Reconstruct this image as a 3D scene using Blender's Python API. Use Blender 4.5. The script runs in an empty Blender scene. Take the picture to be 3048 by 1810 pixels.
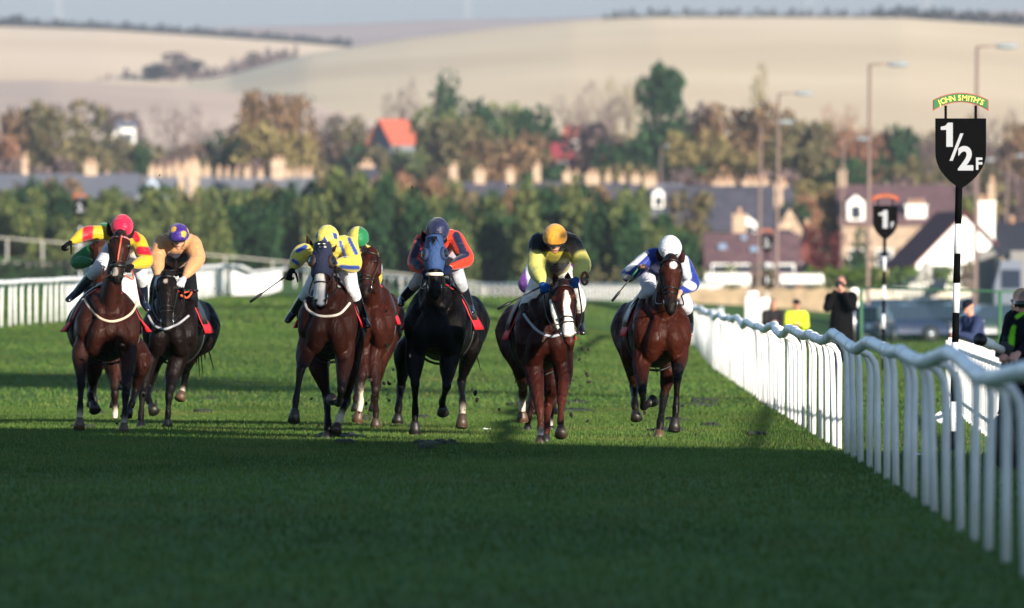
import bpy, math, random
import numpy as np
from mathutils import Vector, Matrix
from mathutils.bvhtree import BVHTree

# ------------------------------------------------------------------ frame of the picture
F = 30000.0          # focal length in photograph pixels (3048 wide)
CX, HZ, HC = 1524.0, 880.6, 1.45   # centre column, horizon row, camera height
def P(px, py, d):    # point at distance d seen at a photograph pixel
    return Vector(((px - CX) / F * d, d, HC - (py - HZ) / F * d))
def DP(px, py, d):
    return P(px / 0.81988, py / 0.81988, d)

S = bpy.context.scene
R = math.radians
# ------------------------------------------------------------------ camera
cam_d = bpy.data.cameras.new('camera'); cam = bpy.data.objects.new('camera', cam_d)
S.collection.objects.link(cam); S.camera = cam
cam.location = (0, 0, HC); cam.rotation_euler = (R(90), 0, 0)
cam_d.sensor_width = 36; cam_d.lens = 36 * F / 3048
cam_d.shift_y = (HZ - 905) / 3048
cam_d.clip_start = 1; cam_d.clip_end = 30000
cam_d.dof.use_dof = True; cam_d.dof.focus_distance = 101; cam_d.dof.aperture_fstop = 4.1
# ------------------------------------------------------------------ light
SUN_A, SUN_E = R(34), R(11)
W = bpy.data.worlds.new('World'); S.world = W; W.use_nodes = True
nt = W.node_tree; sky = nt.nodes.new('ShaderNodeTexSky'); sky.sky_type = 'NISHITA'
sky.sun_disc = False; sky.sun_elevation = SUN_E; sky.sun_rotation = math.pi - SUN_A
sky.air_density = 1.0; sky.dust_density = 0.3; sky.ozone_density = 2.5; sky.altitude = 0
bg = nt.nodes['Background']; bg.inputs['Strength'].default_value = 0.11
tint = nt.nodes.new('ShaderNodeMixRGB'); tint.blend_type = 'MULTIPLY'; tint.inputs[0].default_value = 1; tint.inputs[2].default_value = (.95, .92, .88, 1)
nt.links.new(sky.outputs[0], tint.inputs[1]); 
# thicker air low down: the band just above the horizon is greyer and dimmer than the sky overhead
tcw = nt.nodes.new('ShaderNodeTexCoord'); spw = nt.nodes.new('ShaderNodeSeparateXYZ'); nt.links.new(tcw.outputs['Generated'], spw.inputs[0])
rw = nt.nodes.new('ShaderNodeValToRGB'); rw.color_ramp.elements[0].position = 0.02; rw.color_ramp.elements[1].position = 0.22
rw.color_ramp.elements[0].color = (.20, .225, .40, 1); rw.color_ramp.elements[1].color = (1, 1, 1, 1)
nt.links.new(spw.outputs[2], rw.inputs[0]); mw_ = nt.nodes.new('ShaderNodeMixRGB'); mw_.blend_type = 'MULTIPLY'; mw_.inputs[0].default_value = 1
nt.links.new(tint.outputs[0], mw_.inputs[1]); nt.links.new(rw.outputs[0], mw_.inputs[2]); nt.links.new(mw_.outputs[0], bg.inputs[0])
sl = bpy.data.lights.new('sun', 'SUN'); so = bpy.data.objects.new('sun', sl); S.collection.objects.link(so)
sl.energy = 5; sl.angle = R(0.9); sl.color = (1.0, 0.90, 0.76)
sv = Vector((math.sin(SUN_A) * math.cos(SUN_E), -math.cos(SUN_A) * math.cos(SUN_E), math.sin(SUN_E)))
so.rotation_euler = sv.to_track_quat('Z', 'Y').to_euler(); so.location = sv * 50
S.view_settings.view_transform = 'Standard'; S.view_settings.look = 'None'
S.view_settings.gamma = 1; S.view_settings.exposure = 1.36
S.render.engine = 'CYCLES'
S.cycles.use_denoising = True
S.cycles.max_bounces = 6; S.cycles.volume_bounces = 0
S.cycles.transparent_max_bounces = 8

# ------------------------------------------------------------------ helpers
def lin(c):
    return tuple((v / 12.92 if v <= 0.04045 else ((v + 0.055) / 1.055) ** 2.4) for v in c)
def hx(s):
    return lin(tuple(int(s[i:i + 2], 16) / 255 for i in (0, 2, 4)))
_m = {}
def mat(name, col=None, rough=0.7, noise=0.0, scale=5.0, attr=None, bump=0.0, bscale=None, col2=None,
        spec=0.5, metal=0.0, sheen=0.0, stretch=None, detail=4, trans=0.0, coat=0.0):
    if name in _m: return _m[name]
    m = bpy.data.materials.new(name); m.use_nodes = True; _m[name] = m
    n, l = m.node_tree.nodes, m.node_tree.links
    b = n['Principled BSDF']
    b.inputs['Roughness'].default_value = rough; b.inputs['Metallic'].default_value = metal
    b.inputs['Specular IOR Level'].default_value = spec
    b.inputs['Sheen Weight'].default_value = sheen
    b.inputs['Coat Weight'].default_value = coat
    src = None
    if attr:
        a = n.new('ShaderNodeAttribute'); a.attribute_name = attr; src = a.outputs['Color']
    tc = n.new('ShaderNodeTexCoord'); vec = tc.outputs['Object']
    if stretch:
        mp = n.new('ShaderNodeMapping'); mp.inputs['Scale'].default_value = stretch
        l.new(vec, mp.inputs[0]); vec = mp.outputs[0]
    if noise > 0 or col2:
        t = n.new('ShaderNodeTexNoise'); t.inputs['Scale'].default_value = scale; t.inputs['Detail'].default_value = detail
        l.new(vec, t.inputs['Vector'])
        if col2:
            r = n.new('ShaderNodeValToRGB'); r.color_ramp.elements[0].position = 0.36; r.color_ramp.elements[1].position = 0.64
            r.color_ramp.elements[0].color = (*col, 1); r.color_ramp.elements[1].color = (*col2, 1)
            l.new(t.outputs['Fac'], r.inputs[0]); src = r.outputs[0]
        if noise > 0:
            mr = n.new('ShaderNodeMapRange'); mr.inputs[1].default_value = 0.3; mr.inputs[2].default_value = 0.7
            mr.inputs[3].default_value = 1 - noise; mr.inputs[4].default_value = 1 + noise
            t2 = n.new('ShaderNodeTexNoise'); t2.inputs['Scale'].default_value = scale * 2.7; t2.inputs['Detail'].default_value = detail
            l.new(vec, t2.inputs['Vector']); l.new(t2.outputs['Fac'], mr.inputs[0])
            vm = n.new('ShaderNodeVectorMath'); vm.operation = 'SCALE'
            if src: l.new(src, vm.inputs[0])
            else: vm.inputs[0].default_value = col
            l.new(mr.outputs[0], vm.inputs['Scale']); src = vm.outputs[0]
    if src: l.new(src, b.inputs['Base Color'])
    else: b.inputs['Base Color'].default_value = (*col, 1)
    if bump > 0:
        t3 = n.new('ShaderNodeTexNoise'); t3.inputs['Scale'].default_value = bscale or scale; t3.inputs['Detail'].default_value = 3
        l.new(vec, t3.inputs['Vector'])
        bp = n.new('ShaderNodeBump'); bp.inputs['Strength'].default_value = bump; bp.inputs['Distance'].default_value = 0.02
        l.new(t3.outputs['Fac'], bp.inputs['Height']); l.new(bp.outputs[0], b.inputs['Normal'])
    if trans > 0:
        tr = n.new('ShaderNodeBsdfTranslucent'); mx = n.new('ShaderNodeMixShader'); mx.inputs[0].default_value = trans
        if src: l.new(src, tr.inputs[0])
        else: tr.inputs[0].default_value = (*col, 1)
        out = n['Material Output']; l.new(b.outputs[0], mx.inputs[1]); l.new(tr.outputs[0], mx.inputs[2]); l.new(mx.outputs[0], out.inputs[0])
    return m

def link(o, parent=None, loc=None):
    S.collection.objects.link(o)
    if parent: o.parent = parent
    if loc is not None: o.location = loc
    return o
def mesh(name, v, f, m, parent=None, smooth=False, loc=None):
    me = bpy.data.meshes.new(name)
    me.from_pydata([tuple(p) for p in v], [], [tuple(q) for q in f])
    me.update()
    if smooth: me.polygons.foreach_set('use_smooth', [True] * len(me.polygons))
    if m:
        for mm in (m if isinstance(m, list) else [m]): me.materials.append(mm)
    return link(bpy.data.objects.new(name, me), parent, loc)
def npmesh(name, V, Fc, m, parent=None, loc=None, smooth=False):
    """V (n,3) array, Fc (k,c) array of equal-size faces"""
    me = bpy.data.meshes.new(name); k, c = Fc.shape
    me.vertices.add(len(V)); me.vertices.foreach_set('co', np.asarray(V, dtype=np.float32).ravel())
    me.loops.add(k * c); me.loops.foreach_set('vertex_index', Fc.astype(np.int32).ravel())
    me.polygons.add(k); me.polygons.foreach_set('loop_start', np.arange(0, k * c, c, dtype=np.int32))
    me.polygons.foreach_set('loop_total', np.full(k, c, dtype=np.int32))
    me.update(calc_edges=True)
    if smooth: me.polygons.foreach_set('use_smooth', np.ones(k, dtype=bool))
    for mm in (m if isinstance(m, list) else [m]): me.materials.append(mm)
    return link(bpy.data.objects.new(name, me), parent, loc)
def tag(o, label=None, cat=None, group=None, kind=None):
    if label: o['label'] = label
    if cat: o['category'] = cat
    if group: o['group'] = group
    if kind: o['kind'] = kind
    return o
def empty(name, loc, label=None, cat=None, group=None, rz=0):
    o = bpy.data.objects.new(name, None); link(o, None, loc); o.rotation_euler.z = rz
    o.empty_display_size = 0.3
    return tag(o, label, cat, group)

class G:            # collects simple shapes of ONE mesh
    def __init__(s): s.v, s.f, s.mi = [], [], []
    def add(s, v, f, mi=0):
        b = len(s.v); s.v += [Vector(p) for p in v]; s.f += [tuple(i + b for i in q) for q in f]; s.mi += [mi] * len(f); return s
    def box(s, c, size, rz=0, mi=0, taper=1.0):
        x, y, z = size[0] / 2, size[1] / 2, size[2] / 2
        M = Matrix.Rotation(rz, 3, 'Z'); c = Vector(c); v = []
        for k, t in ((-z, 1.0), (z, taper)):
            for a, b_ in ((-x, -y), (x, -y), (x, y), (-x, y)):
                v.append(c + M @ Vector((a * t, b_ * t, k)))
        return s.add(v, [(0, 3, 2, 1), (4, 5, 6, 7), (0, 1, 5, 4), (1, 2, 6, 5), (2, 3, 7, 6), (3, 0, 4, 7)], mi)
    def tube(s, pts, r, n=8, mi=0, cap=True):
        pts = [Vector(p) for p in pts]; r = r if isinstance(r, (list, tuple)) else [r] * len(pts)
        v, f = [], []; up = None
        for i, p in enumerate(pts):
            t = (pts[min(i + 1, len(pts) - 1)] - pts[max(i - 1, 0)]).normalized()
            if up is None: up = Vector((0, 0, 1)) if abs(t.z) < 0.9 else Vector((1, 0, 0))
            a = t.cross(up).normalized(); b_ = a.cross(t).normalized(); up = b_
            for k in range(n):
                q = 2 * math.pi * k / n; v.append(p + a * math.cos(q) * r[i] + b_ * math.sin(q) * r[i])
        for i in range(len(pts) - 1):
            for k in range(n):
                f.append((i * n + k, i * n + (k + 1) % n, (i + 1) * n + (k + 1) % n, (i + 1) * n + k))
        if cap:
            f.append(tuple(range(n))[::-1]); f.append(tuple((len(pts) - 1) * n + k for k in range(n)))
        return s.add(v, f, mi)
    def prism(s, poly, y0, y1, mi=0, axis='y'):
        n = len(poly)
        if axis == 'y': v = [(p[0], y0, p[1]) for p in poly] + [(p[0], y1, p[1]) for p in poly]
        elif axis == 'x': v = [(y0, p[0], p[1]) for p in poly] + [(y1, p[0], p[1]) for p in poly]
        else: v = [(p[0], p[1], y0) for p in poly] + [(p[0], p[1], y1) for p in poly]
        f = [tuple(range(n)), tuple(range(2 * n - 1, n - 1, -1))] + [(i, n + i, n + (i + 1) % n, (i + 1) % n) for i in range(n)]
        return s.add(v, f, mi)
    def ell(s, c, r, nu=16, nv=10, M=None, mi=0):
        c = Vector(c); v, f = [], []
        for j in range(nv + 1):
            a = math.pi * j / nv
            for i in range(nu):
                b_ = 2 * math.pi * i / nu
                p = Vector((math.sin(a) * math.cos(b_) * r[0], math.sin(a) * math.sin(b_) * r[1], math.cos(a) * r[2]))
                v.append(c + (M @ p if M else p))
        for j in range(nv):
            for i in range(nu):
                f.append((j * nu + i, (j + 1) * nu + i, (j + 1) * nu + (i + 1) % nu, j * nu + (i + 1) % nu))
        return s.add(v, f, mi)
    def build(s, name, m, parent=None, smooth=False, loc=None):
        o = mesh(name, s.v, s.f, m, parent, smooth, loc)
        if any(s.mi): o.data.polygons.foreach_set('material_index', s.mi)
        return o
def copy_tree(o, parent=None):
    c = o.copy(); S.collection.objects.link(c); c.parent = parent
    for ch in o.children: copy_tree(ch, c)
    return c

# ------------------------------------------------------------------ ground
def lerpc(x, pts):
    return float(np.interp(x, [p[0] for p in pts], [p[1] for p in pts]))
ZL = [(0, 0), (140, 0), (180, .3), (225, .68), (250, .82), (300, 1.2), (345, 1.44), (420, 1.30), (520, .98), (570, 1.1), (640, 1.6), (800, 4), (1000, 6.2), (1300, 13), (1700, 26), (2500, 38), (30000, 60)]
ZR = [(0, 0), (250, 0), (330, -.2), (380, -.33), (410, -.33), (440, .1), (500, 1.0), (570, 1.2), (640, 1.6), (800, 4), (1000, 6.2), (1300, 13), (1700, 26), (2500, 38), (30000, 60)]
def gz(x, y):
    xr = 7 + max(0, y - 330) * 0.08
    t = min(1, max(0, (xr - x) / 11)); w = t * t * (3 - 2 * t)
    z = lerpc(y, ZL) * w + lerpc(y, ZR) * (1 - w)
    e = min(1, max(0, (-x - 2) / 30)); e2 = min(1, max(0, (y - 400) / 110)) * (1 if y < 620 else max(0, 1 - (y - 620) / 150))
    return z + 2.5 * e * e2
# ------------------------------------------------------------------ ground sheet
def ground_mat():
    m = bpy.data.materials.new('turf'); m.use_nodes = True; n, l = m.node_tree.nodes, m.node_tree.links
    b = n['Principled BSDF']; b.inputs['Roughness'].default_value = 0.95; b.inputs['Specular IOR Level'].default_value = 0.12
    tc = n.new('ShaderNodeTexCoord')
    def noise(sc, st, det=4):
        mp = n.new('ShaderNodeMapping'); mp.inputs['Scale'].default_value = st; l.new(tc.outputs['Object'], mp.inputs[0])
        t = n.new('ShaderNodeTexNoise'); t.inputs['Scale'].default_value = sc; t.inputs['Detail'].default_value = det
        l.new(mp.outputs[0], t.inputs['Vector']); return t.outputs['Fac']
    def ramp(fac, stops):
        r = n.new('ShaderNodeValToRGB'); e = r.color_ramp.elements
        while len(e) < len(stops): e.new(0.5)
        for i, (p, c) in enumerate(stops): e[i].position = p; e[i].color = (*c, 1)
        l.new(fac, r.inputs[0]); return r.outputs[0]
    fine = ramp(noise(3.0, (1, .25, 1), 8), [(0.3, (.034, .086, .014)), (0.55, (.054, .118, .019)), (0.75, (.082, .148, .028))])
    big = ramp(noise(0.12, (1, .3, 1), 3), [(0.35, (.82, .92, .9)), (0.65, (1.2, 1.1, 1.0))])
    mul = n.new('ShaderNodeMixRGB'); mul.blend_type = 'MULTIPLY'; mul.inputs[0].default_value = 1
    l.new(fine, mul.inputs[1]); l.new(big, mul.inputs[2])
    sep = n.new('ShaderNodeSeparateXYZ'); l.new(tc.outputs['Object'], sep.inputs[0])
    mr = n.new('ShaderNodeMapRange'); mr.inputs[1].default_value = 580; mr.inputs[2].default_value = 700
    l.new(sep.outputs[1], mr.inputs[0])
    rough = ramp(noise(0.05, (1, .5, 1), 5), [(0.35, (.16, .125, .07)), (0.5, (.12, .12, .05)), (0.65, (.22, .18, .11))])
    mx = n.new('ShaderNodeMixRGB'); l.new(mr.outputs[0], mx.inputs[0]); l.new(mul.outputs[0], mx.inputs[1]); l.new(rough, mx.inputs[2])
    l.new(mx.outputs[0], b.inputs['Base Color'])
    bp = n.new('ShaderNodeBump'); bp.inputs['Strength'].default_value = 0.8; bp.inputs['Distance'].default_value = 0.05
    l.new(noise(14, (1, 1, 1), 6), bp.inputs['Height']); l.new(bp.outputs[0], b.inputs['Normal'])
    return m
M_turf = ground_mat()
ys = [-150, -60, 0, 20] + list(range(40, 640, 6)) + list(range(640, 1700, 20)) + [1700, 1900, 2200, 2600, 3200, 4200, 6000, 9000, 14000]
xs = [-6000, -2500, -1000, -400, -200, -120, -80, -60] + list(range(-50, 51, 2)) + [60, 80, 120, 200, 400, 1000, 2500, 6000]
V = [(x, y, gz(x, y)) for y in ys for x in xs]; nx = len(xs)
Fc = [(j * nx + i, j * nx + i + 1, (j + 1) * nx + i + 1, (j + 1) * nx + i) for j in range(len(ys) - 1) for i in range(nx - 1)]
tag(mesh('ground', V, Fc, M_turf, smooth=True), kind='structure')

# turf blades
M_grass = bpy.data.materials.new('grass_blades'); M_grass.use_nodes = True
def _g():
    n, l = M_grass.node_tree.nodes, M_grass.node_tree.links; b = n['Principled BSDF']
    b.inputs['Roughness'].default_value = 0.6; b.inputs['Specular IOR Level'].default_value = 0.12
    g = n.new('ShaderNodeNewGeometry'); r = n.new('ShaderNodeValToRGB'); e = r.color_ramp.elements
    e.new(0.5); e.new(0.9)
    for i, (p, c) in enumerate([(0, (.036, .082, .014)), (.5, (.060, .114, .021)), (.88, (.088, .140, .028)), (1, (.16, .17, .06))]):
        e[i].position = p; e[i].color = (*c, 1)
    l.new(g.outputs['Random Per Island'], r.inputs[0])
    tc = n.new('ShaderNodeTexCoord'); mp = n.new('ShaderNodeMapping'); mp.inputs['Scale'].default_value = (.25, .09, .25)
    t = n.new('ShaderNodeTexNoise'); t.inputs['Scale'].default_value = 1; t.inputs['Detail'].default_value = 4
    l.new(tc.outputs['Object'], mp.inputs[0]); l.new(mp.outputs[0], t.inputs['Vector'])
    mr = n.new('ShaderNodeMapRange'); mr.inputs[1].default_value = .35; mr.inputs[2].default_value = .65
    mr.inputs[3].default_value = .72; mr.inputs[4].default_value = 1.25; l.new(t.outputs['Fac'], mr.inputs[0])
    vm = n.new('ShaderNodeVectorMath'); vm.operation = 'SCALE'; l.new(r.outputs[0], vm.inputs[0]); l.new(mr.outputs[0], vm.inputs['Scale'])
    t4 = n.new('ShaderNodeTexNoise'); t4.inputs['Scale'].default_value = 2.2; t4.inputs['Detail'].default_value = 5; l.new(mp.outputs[0], t4.inputs['Vector'])
    m4 = n.new('ShaderNodeMapRange'); m4.inputs[1].default_value = .52; m4.inputs[2].default_value = .72; m4.inputs[3].default_value = 0; m4.inputs[4].default_value = .55; l.new(t4.outputs['Fac'], m4.inputs[0])
    wx = n.new('ShaderNodeMixRGB'); wx.inputs[2].default_value = (.13, .125, .04, 1); l.new(m4.outputs[0], wx.inputs[0]); l.new(vm.outputs[0], wx.inputs[1]); vm = wx
    l.new(vm.outputs[0], b.inputs['Base Color'])
    tr = n.new('ShaderNodeBsdfTranslucent'); mx = n.new('ShaderNodeMixShader'); mx.inputs[0].default_value = .3
    l.new(vm.outputs[0], tr.inputs[0]); l.new(b.outputs[0], mx.inputs[1]); l.new(tr.outputs[0], mx.inputs[2])
    l.new(mx.outputs[0], n['Material Output'].inputs[0])
_g()
rng = np.random.default_rng(7)
gz_v = np.vectorize(gz)
def blades(y0, y1, dens, h, w, mult=1.0):
    area = 0.5 * 0.125 * (y1 * y1 - y0 * y0); n = int(area * dens)
    y = np.sqrt(rng.random(n) * (y1 * y1 - y0 * y0) + y0 * y0); x = (rng.random(n) - .5) * 0.125 * y
    keep = np.ones(n, bool)
    x, y = x[keep], y[keep]; n = len(x)
    # height field by table
    z = np.where(y < 140, 0.0, 0.0)
    far = y >= 140
    if far.any(): z[far] = gz_v(x[far], y[far])
    a = rng.random(n) * np.pi; hh = h * (0.6 + 0.7 * rng.random(n)); ww = w * (.7 + .6 * rng.random(n))
    lx, ly = (rng.random(n) - .5) * hh * .9, (rng.random(n) - .5) * hh * .9
    dx, dy = np.cos(a) * ww, np.sin(a) * ww
    V = np.stack([np.stack([x - dx, y - dy, z - .004], 1), np.stack([x + dx, y + dy, z - .004], 1), np.stack([x + lx, y + ly, z + hh], 1)], 1).reshape(-1, 3)
    return V
Vg = np.concatenate([blades(44, 82, 190, .030, .006), blades(82, 130, 420, .029, .0042), blades(130, 230, 60, .04, .012), blades(230, 400, 12, .05, .04)])
tag(npmesh('grass', Vg, np.arange(len(Vg)).reshape(-1, 3), M_grass), 'short green racecourse turf covering the track', 'grass', kind='stuff')

# ------------------------------------------------------------------ hills
def field_mat(name, c1, c2, sc=0.01):
    m = bpy.data.materials.new(name); m.use_nodes = True; n, l = m.node_tree.nodes, m.node_tree.links
    b = n['Principled BSDF']; b.inputs['Roughness'].default_value = 0.95; b.inputs['Specular IOR Level'].default_value = 0.1
    tc = n.new('ShaderNodeTexCoord'); mp = n.new('ShaderNodeMapping'); mp.inputs['Scale'].default_value = (1, .5, 7)
    t = n.new('ShaderNodeTexNoise'); t.inputs['Scale'].default_value = sc; t.inputs['Detail'].default_value = 6
    l.new(tc.outputs['Object'], mp.inputs[0]); l.new(mp.outputs[0], t.inputs['Vector'])
    r = n.new('ShaderNodeValToRGB'); e = r.color_ramp.elements; e[0].position = .38; e[1].position = .62
    e[0].color = (*c1, 1); e[1].color = (*c2, 1); l.new(t.outputs['Fac'], r.inputs[0]); l.new(r.outputs[0], b.inputs['Base Color'])
    return m
def hill(name, d0, d1, prof, base_row, m, crest_bulge=0.5, extra=900):
    """a slope rising from d0 to its crest at d1 and falling behind; prof gives the crest row by column (2499-wide pixels)"""
    xa = np.linspace(-500, 3000, 176); nyy = 16; V = []
    for j in range(nyy + 3):
        for px in xa:
            row = lerpc(px, prof)
            if j <= nyy:
                t = j / nyy; d = d0 + (d1 - d0) * t
                zb = DP(px, base_row, d0).z; zc = DP(px, row, d1).z
                s = (1 - (1 - t) ** (1 + crest_bulge)) if crest_bulge else t
                z = zb + (zc - zb) * s
            else:
                k = j - nyy; d = d1 + k * extra / 2; zc = DP(px, row, d1).z; z = zc - k * k * 20
            V.append((DP(px, row, d1).x * d / d1, d, z))
    n = len(xa)
    Fc = [(j * n + i, j * n + i + 1, (j + 1) * n + i + 1, (j + 1) * n + i) for j in range(nyy + 2) for i in range(n - 1)]
    return tag(mesh(name, V, Fc, m, smooth=True), kind='structure')
M_stub = field_mat('stubble', (.68, .51, .32), (.79, .61, .39), .008)
M_plough = field_mat('ploughed', (.33, .24, .21), (.41, .31, .26), .008)
M_stub2 = field_mat('stubble_far', (.66, .48, .31), (.74, .56, .38), .006)
near_prof = [(-500, 250), (-200, 235), (0, 228), (200, 222), (330, 216), (450, 208), (560, 190), (650, 165), (750, 138), (850, 122), (1000, 100), (1150, 82), (1300, 66), (1400, 56), (1600, 47), (1900, 48), (2200, 50), (2499, 70), (3000, 90)]
left_prof = [(-500, 40), (0, 68), (250, 76), (500, 92), (700, 106), (860, 120), (1000, 150), (1200, 190), (3000, 200)]
far_prof = [(-500, 140), (0, 120), (200, 95), (300, 80), (500, 74), (800, 66), (1100, 54), (1350, 50), (1500, 44), (1900, 40), (2150, 42), (2350, 34), (2499, 30), (3000, 20)]
hill('hill_near', 1750, 3000, near_prof, 420, M_stub, .35)
hill('hill_left', 2600, 3900, left_prof, 300, M_stub2, .3)
hill('hill_far', 3600, 5200, far_prof, 200, M_plough, .3)
low_prof = [(-500, 205), (0, 200), (120, 198), (260, 205), (420, 215), (600, 232), (760, 246), (860, 262), (1000, 285), (3000, 330)]
hill('hill_low', 1650, 2300, low_prof, 420, field_mat('fallow', (.50, .37, .29), (.60, .45, .34), .008), .4, 300)
# ------------------------------------------------------------------ organic bodies: tapered tubes fused into one skin
def catmull(pts, k):
    out = []; n = len(pts)
    for i in range(n - 1):
        p0, p1, p2, p3 = pts[max(i - 1, 0)], pts[i], pts[i + 1], pts[min(i + 2, n - 1)]
        for j in range(k):
            t = j / k
            out.append(0.5 * ((2 * p1) + (p2 - p0) * t + (2 * p0 - 5 * p1 + 4 * p2 - p3) * t * t + (3 * p1 - p0 - 3 * p2 + p3) * t ** 3))
    out.append(pts[-1]); return out
def T(pts, r, col, lat=(1, 0, 0), sub=4, n=14):
    """one tube: points, radii (a or (a across, b depth)), colours (one or per point)"""
    r = [x if isinstance(x, (tuple, list)) else (x, x) for x in r]
    if not isinstance(col, list): col = [col] * len(pts)
    return dict(p=[Vector(p) for p in pts], r=r, c=col, lat=Vector(lat).normalized(), sub=sub, n=n)
def tube_rings(t):
    P_ = [np.array(p) for p in t['p']]
    if len(P_) == 1: P_ = [P_[0], P_[0] + np.array((0, 0, 1e-3))]; t['r'] = t['r'] * 2; t['c'] = t['c'] * 2
    k = t['sub']; pp = catmull(P_, k)
    rr = [np.array(x, float) for x in t['r']]; cc = [np.array(x, float) for x in t['c']]
    m = len(P_); R_, C_ = [], []
    for i in range(len(pp)):
        s = i / k; a = min(int(s), m - 2); f = s - a
        R_.append(rr[a] * (1 - f) + rr[a + 1] * f); C_.append(cc[a] * (1 - f) + cc[a + 1] * f)
    return pp, R_, C_
def tube_geo(g, t):
    pp, R_, C_ = tube_rings(t); lat = np.array(t['lat']); n = t['n']; rings = []
    def frame(tan):
        l0 = lat - tan * np.dot(lat, tan)
        if np.linalg.norm(l0) < .15: l0 = np.array((0, 1.0, 0)) - tan * tan[1]
        l0 /= np.linalg.norm(l0); return l0, np.cross(tan, l0)
    N = len(pp)
    def tn(i):
        v = pp[min(i + 1, N - 1)] - pp[max(i - 1, 0)]; return v / (np.linalg.norm(v) + 1e-9)
    t0, t1 = tn(0), tn(N - 1)
    for q in (75, 50, 25):
        e = R_[0].min(); rings.append((pp[0] - t0 * e * math.sin(R(q)), R_[0] * math.cos(R(q)), t0))
    for i in range(N): rings.append((pp[i], R_[i], tn(i)))
    for q in (25, 50, 75):
        e = R_[-1].min(); rings.append((pp[-1] + t1 * e * math.sin(R(q)), R_[-1] * math.cos(R(q)), t1))
    v, f = [], []
    for c, r, tt in rings:
        a, b = frame(tt)
        for k in range(n):
            w = 2 * math.pi * k / n; v.append(Vector(c + a * math.cos(w) * r[0] + b * math.sin(w) * r[1]))
    for i in range(len(rings) - 1):
        for k in range(n): f.append((i * n + k, i * n + (k + 1) % n, (i + 1) * n + (k + 1) % n, (i + 1) * n + k))
    f.append(tuple(range(n))[::-1]); f.append(tuple((len(rings) - 1) * n + k for k in range(n)))
    g.add(v, f)
def skin(name, tubes, voxel, smooth, m, parent, patches=(), paint=None, sharp=6):
    """fuse the tubes into one continuous surface with a colour per vertex"""
    g = G()
    for t in tubes: tube_geo(g, t)
    o = g.build(name + '_raw', None)
    rm = o.modifiers.new('r', 'REMESH'); rm.mode = 'VOXEL'; rm.voxel_size = voxel; rm.use_smooth_shade = True
    sm = o.modifiers.new('s', 'SMOOTH'); sm.factor = .5; sm.iterations = smooth
    dg = bpy.context.evaluated_depsgraph_get(); ev = o.evaluated_get(dg)
    me = bpy.data.meshes.new_from_object(ev, preserve_all_data_layers=False, depsgraph=dg); me.name = name
    old = o.data; bpy.data.objects.remove(o); bpy.data.meshes.remove(old)
    nv = len(me.vertices); co = np.empty(nv * 3, np.float32); me.vertices.foreach_get('co', co); co = co.reshape(-1, 3)
    cs, rs, cl = [], [], []
    for t in tubes:
        pp, R_, C_ = tube_rings(t)
        for p, r, c in zip(pp, R_, C_): cs.append(p); rs.append((r[0] + r[1]) / 2); cl.append(c)
    cs, rs, cl = np.array(cs), np.array(rs), np.array(cl)
    col = np.empty((nv, 3))
    for a in range(0, nv, 4000):
        d = np.linalg.norm(co[a:a + 4000, None, :] - cs[None], axis=2) / rs[None]
        w = np.exp(-sharp * (d - d.min(1, keepdims=True))); w /= w.sum(1, keepdims=True); col[a:a + 4000] = w @ cl
    for pt in patches:       # (polyline, radius or radii, colour, max depth) seen from the front
        pl, rad, c, ymax = pt[:4]; pl = [np.array(p) for p in pl]
        rad = rad if isinstance(rad, (list, tuple)) else [rad] * len(pl)
        best = np.full(nv, 9e9)
        if len(pl) == 1: best = np.hypot(co[:, 0] - pl[0][0], co[:, 2] - pl[0][2]) / rad[0]
        for i in range(len(pl) - 1):
            a2, b2 = pl[i][[0, 2]], pl[i + 1][[0, 2]]; ab = b2 - a2; q = co[:, [0, 2]] - a2
            s = np.clip((q @ ab) / (ab @ ab + 1e-12), 0, 1); rr = rad[i] * (1 - s) + rad[i + 1] * s
            best = np.minimum(best, np.linalg.norm(q - s[:, None] * ab, axis=1) / rr)
        w = np.clip((1.25 - best) / .3, 0, 1) * (co[:, 1] < ymax)
        if len(pt) > 4: w = w * (co[:, 1] > pt[4])
        col = col * (1 - w[:, None]) + np.array(c) * w[:, None]
    if paint: col = paint(co, col)
    at = me.color_attributes.new('Col', 'FLOAT_COLOR', 'POINT')
    at.data.foreach_set('color', np.concatenate([col, np.ones((nv, 1))], 1).astype(np.float32).ravel())
    me.polygons.foreach_set('use_smooth', [True] * len(me.polygons)); me.materials.clear(); me.materials.append(m)
    return link(bpy.data.objects.new(name, me), parent)

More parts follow.
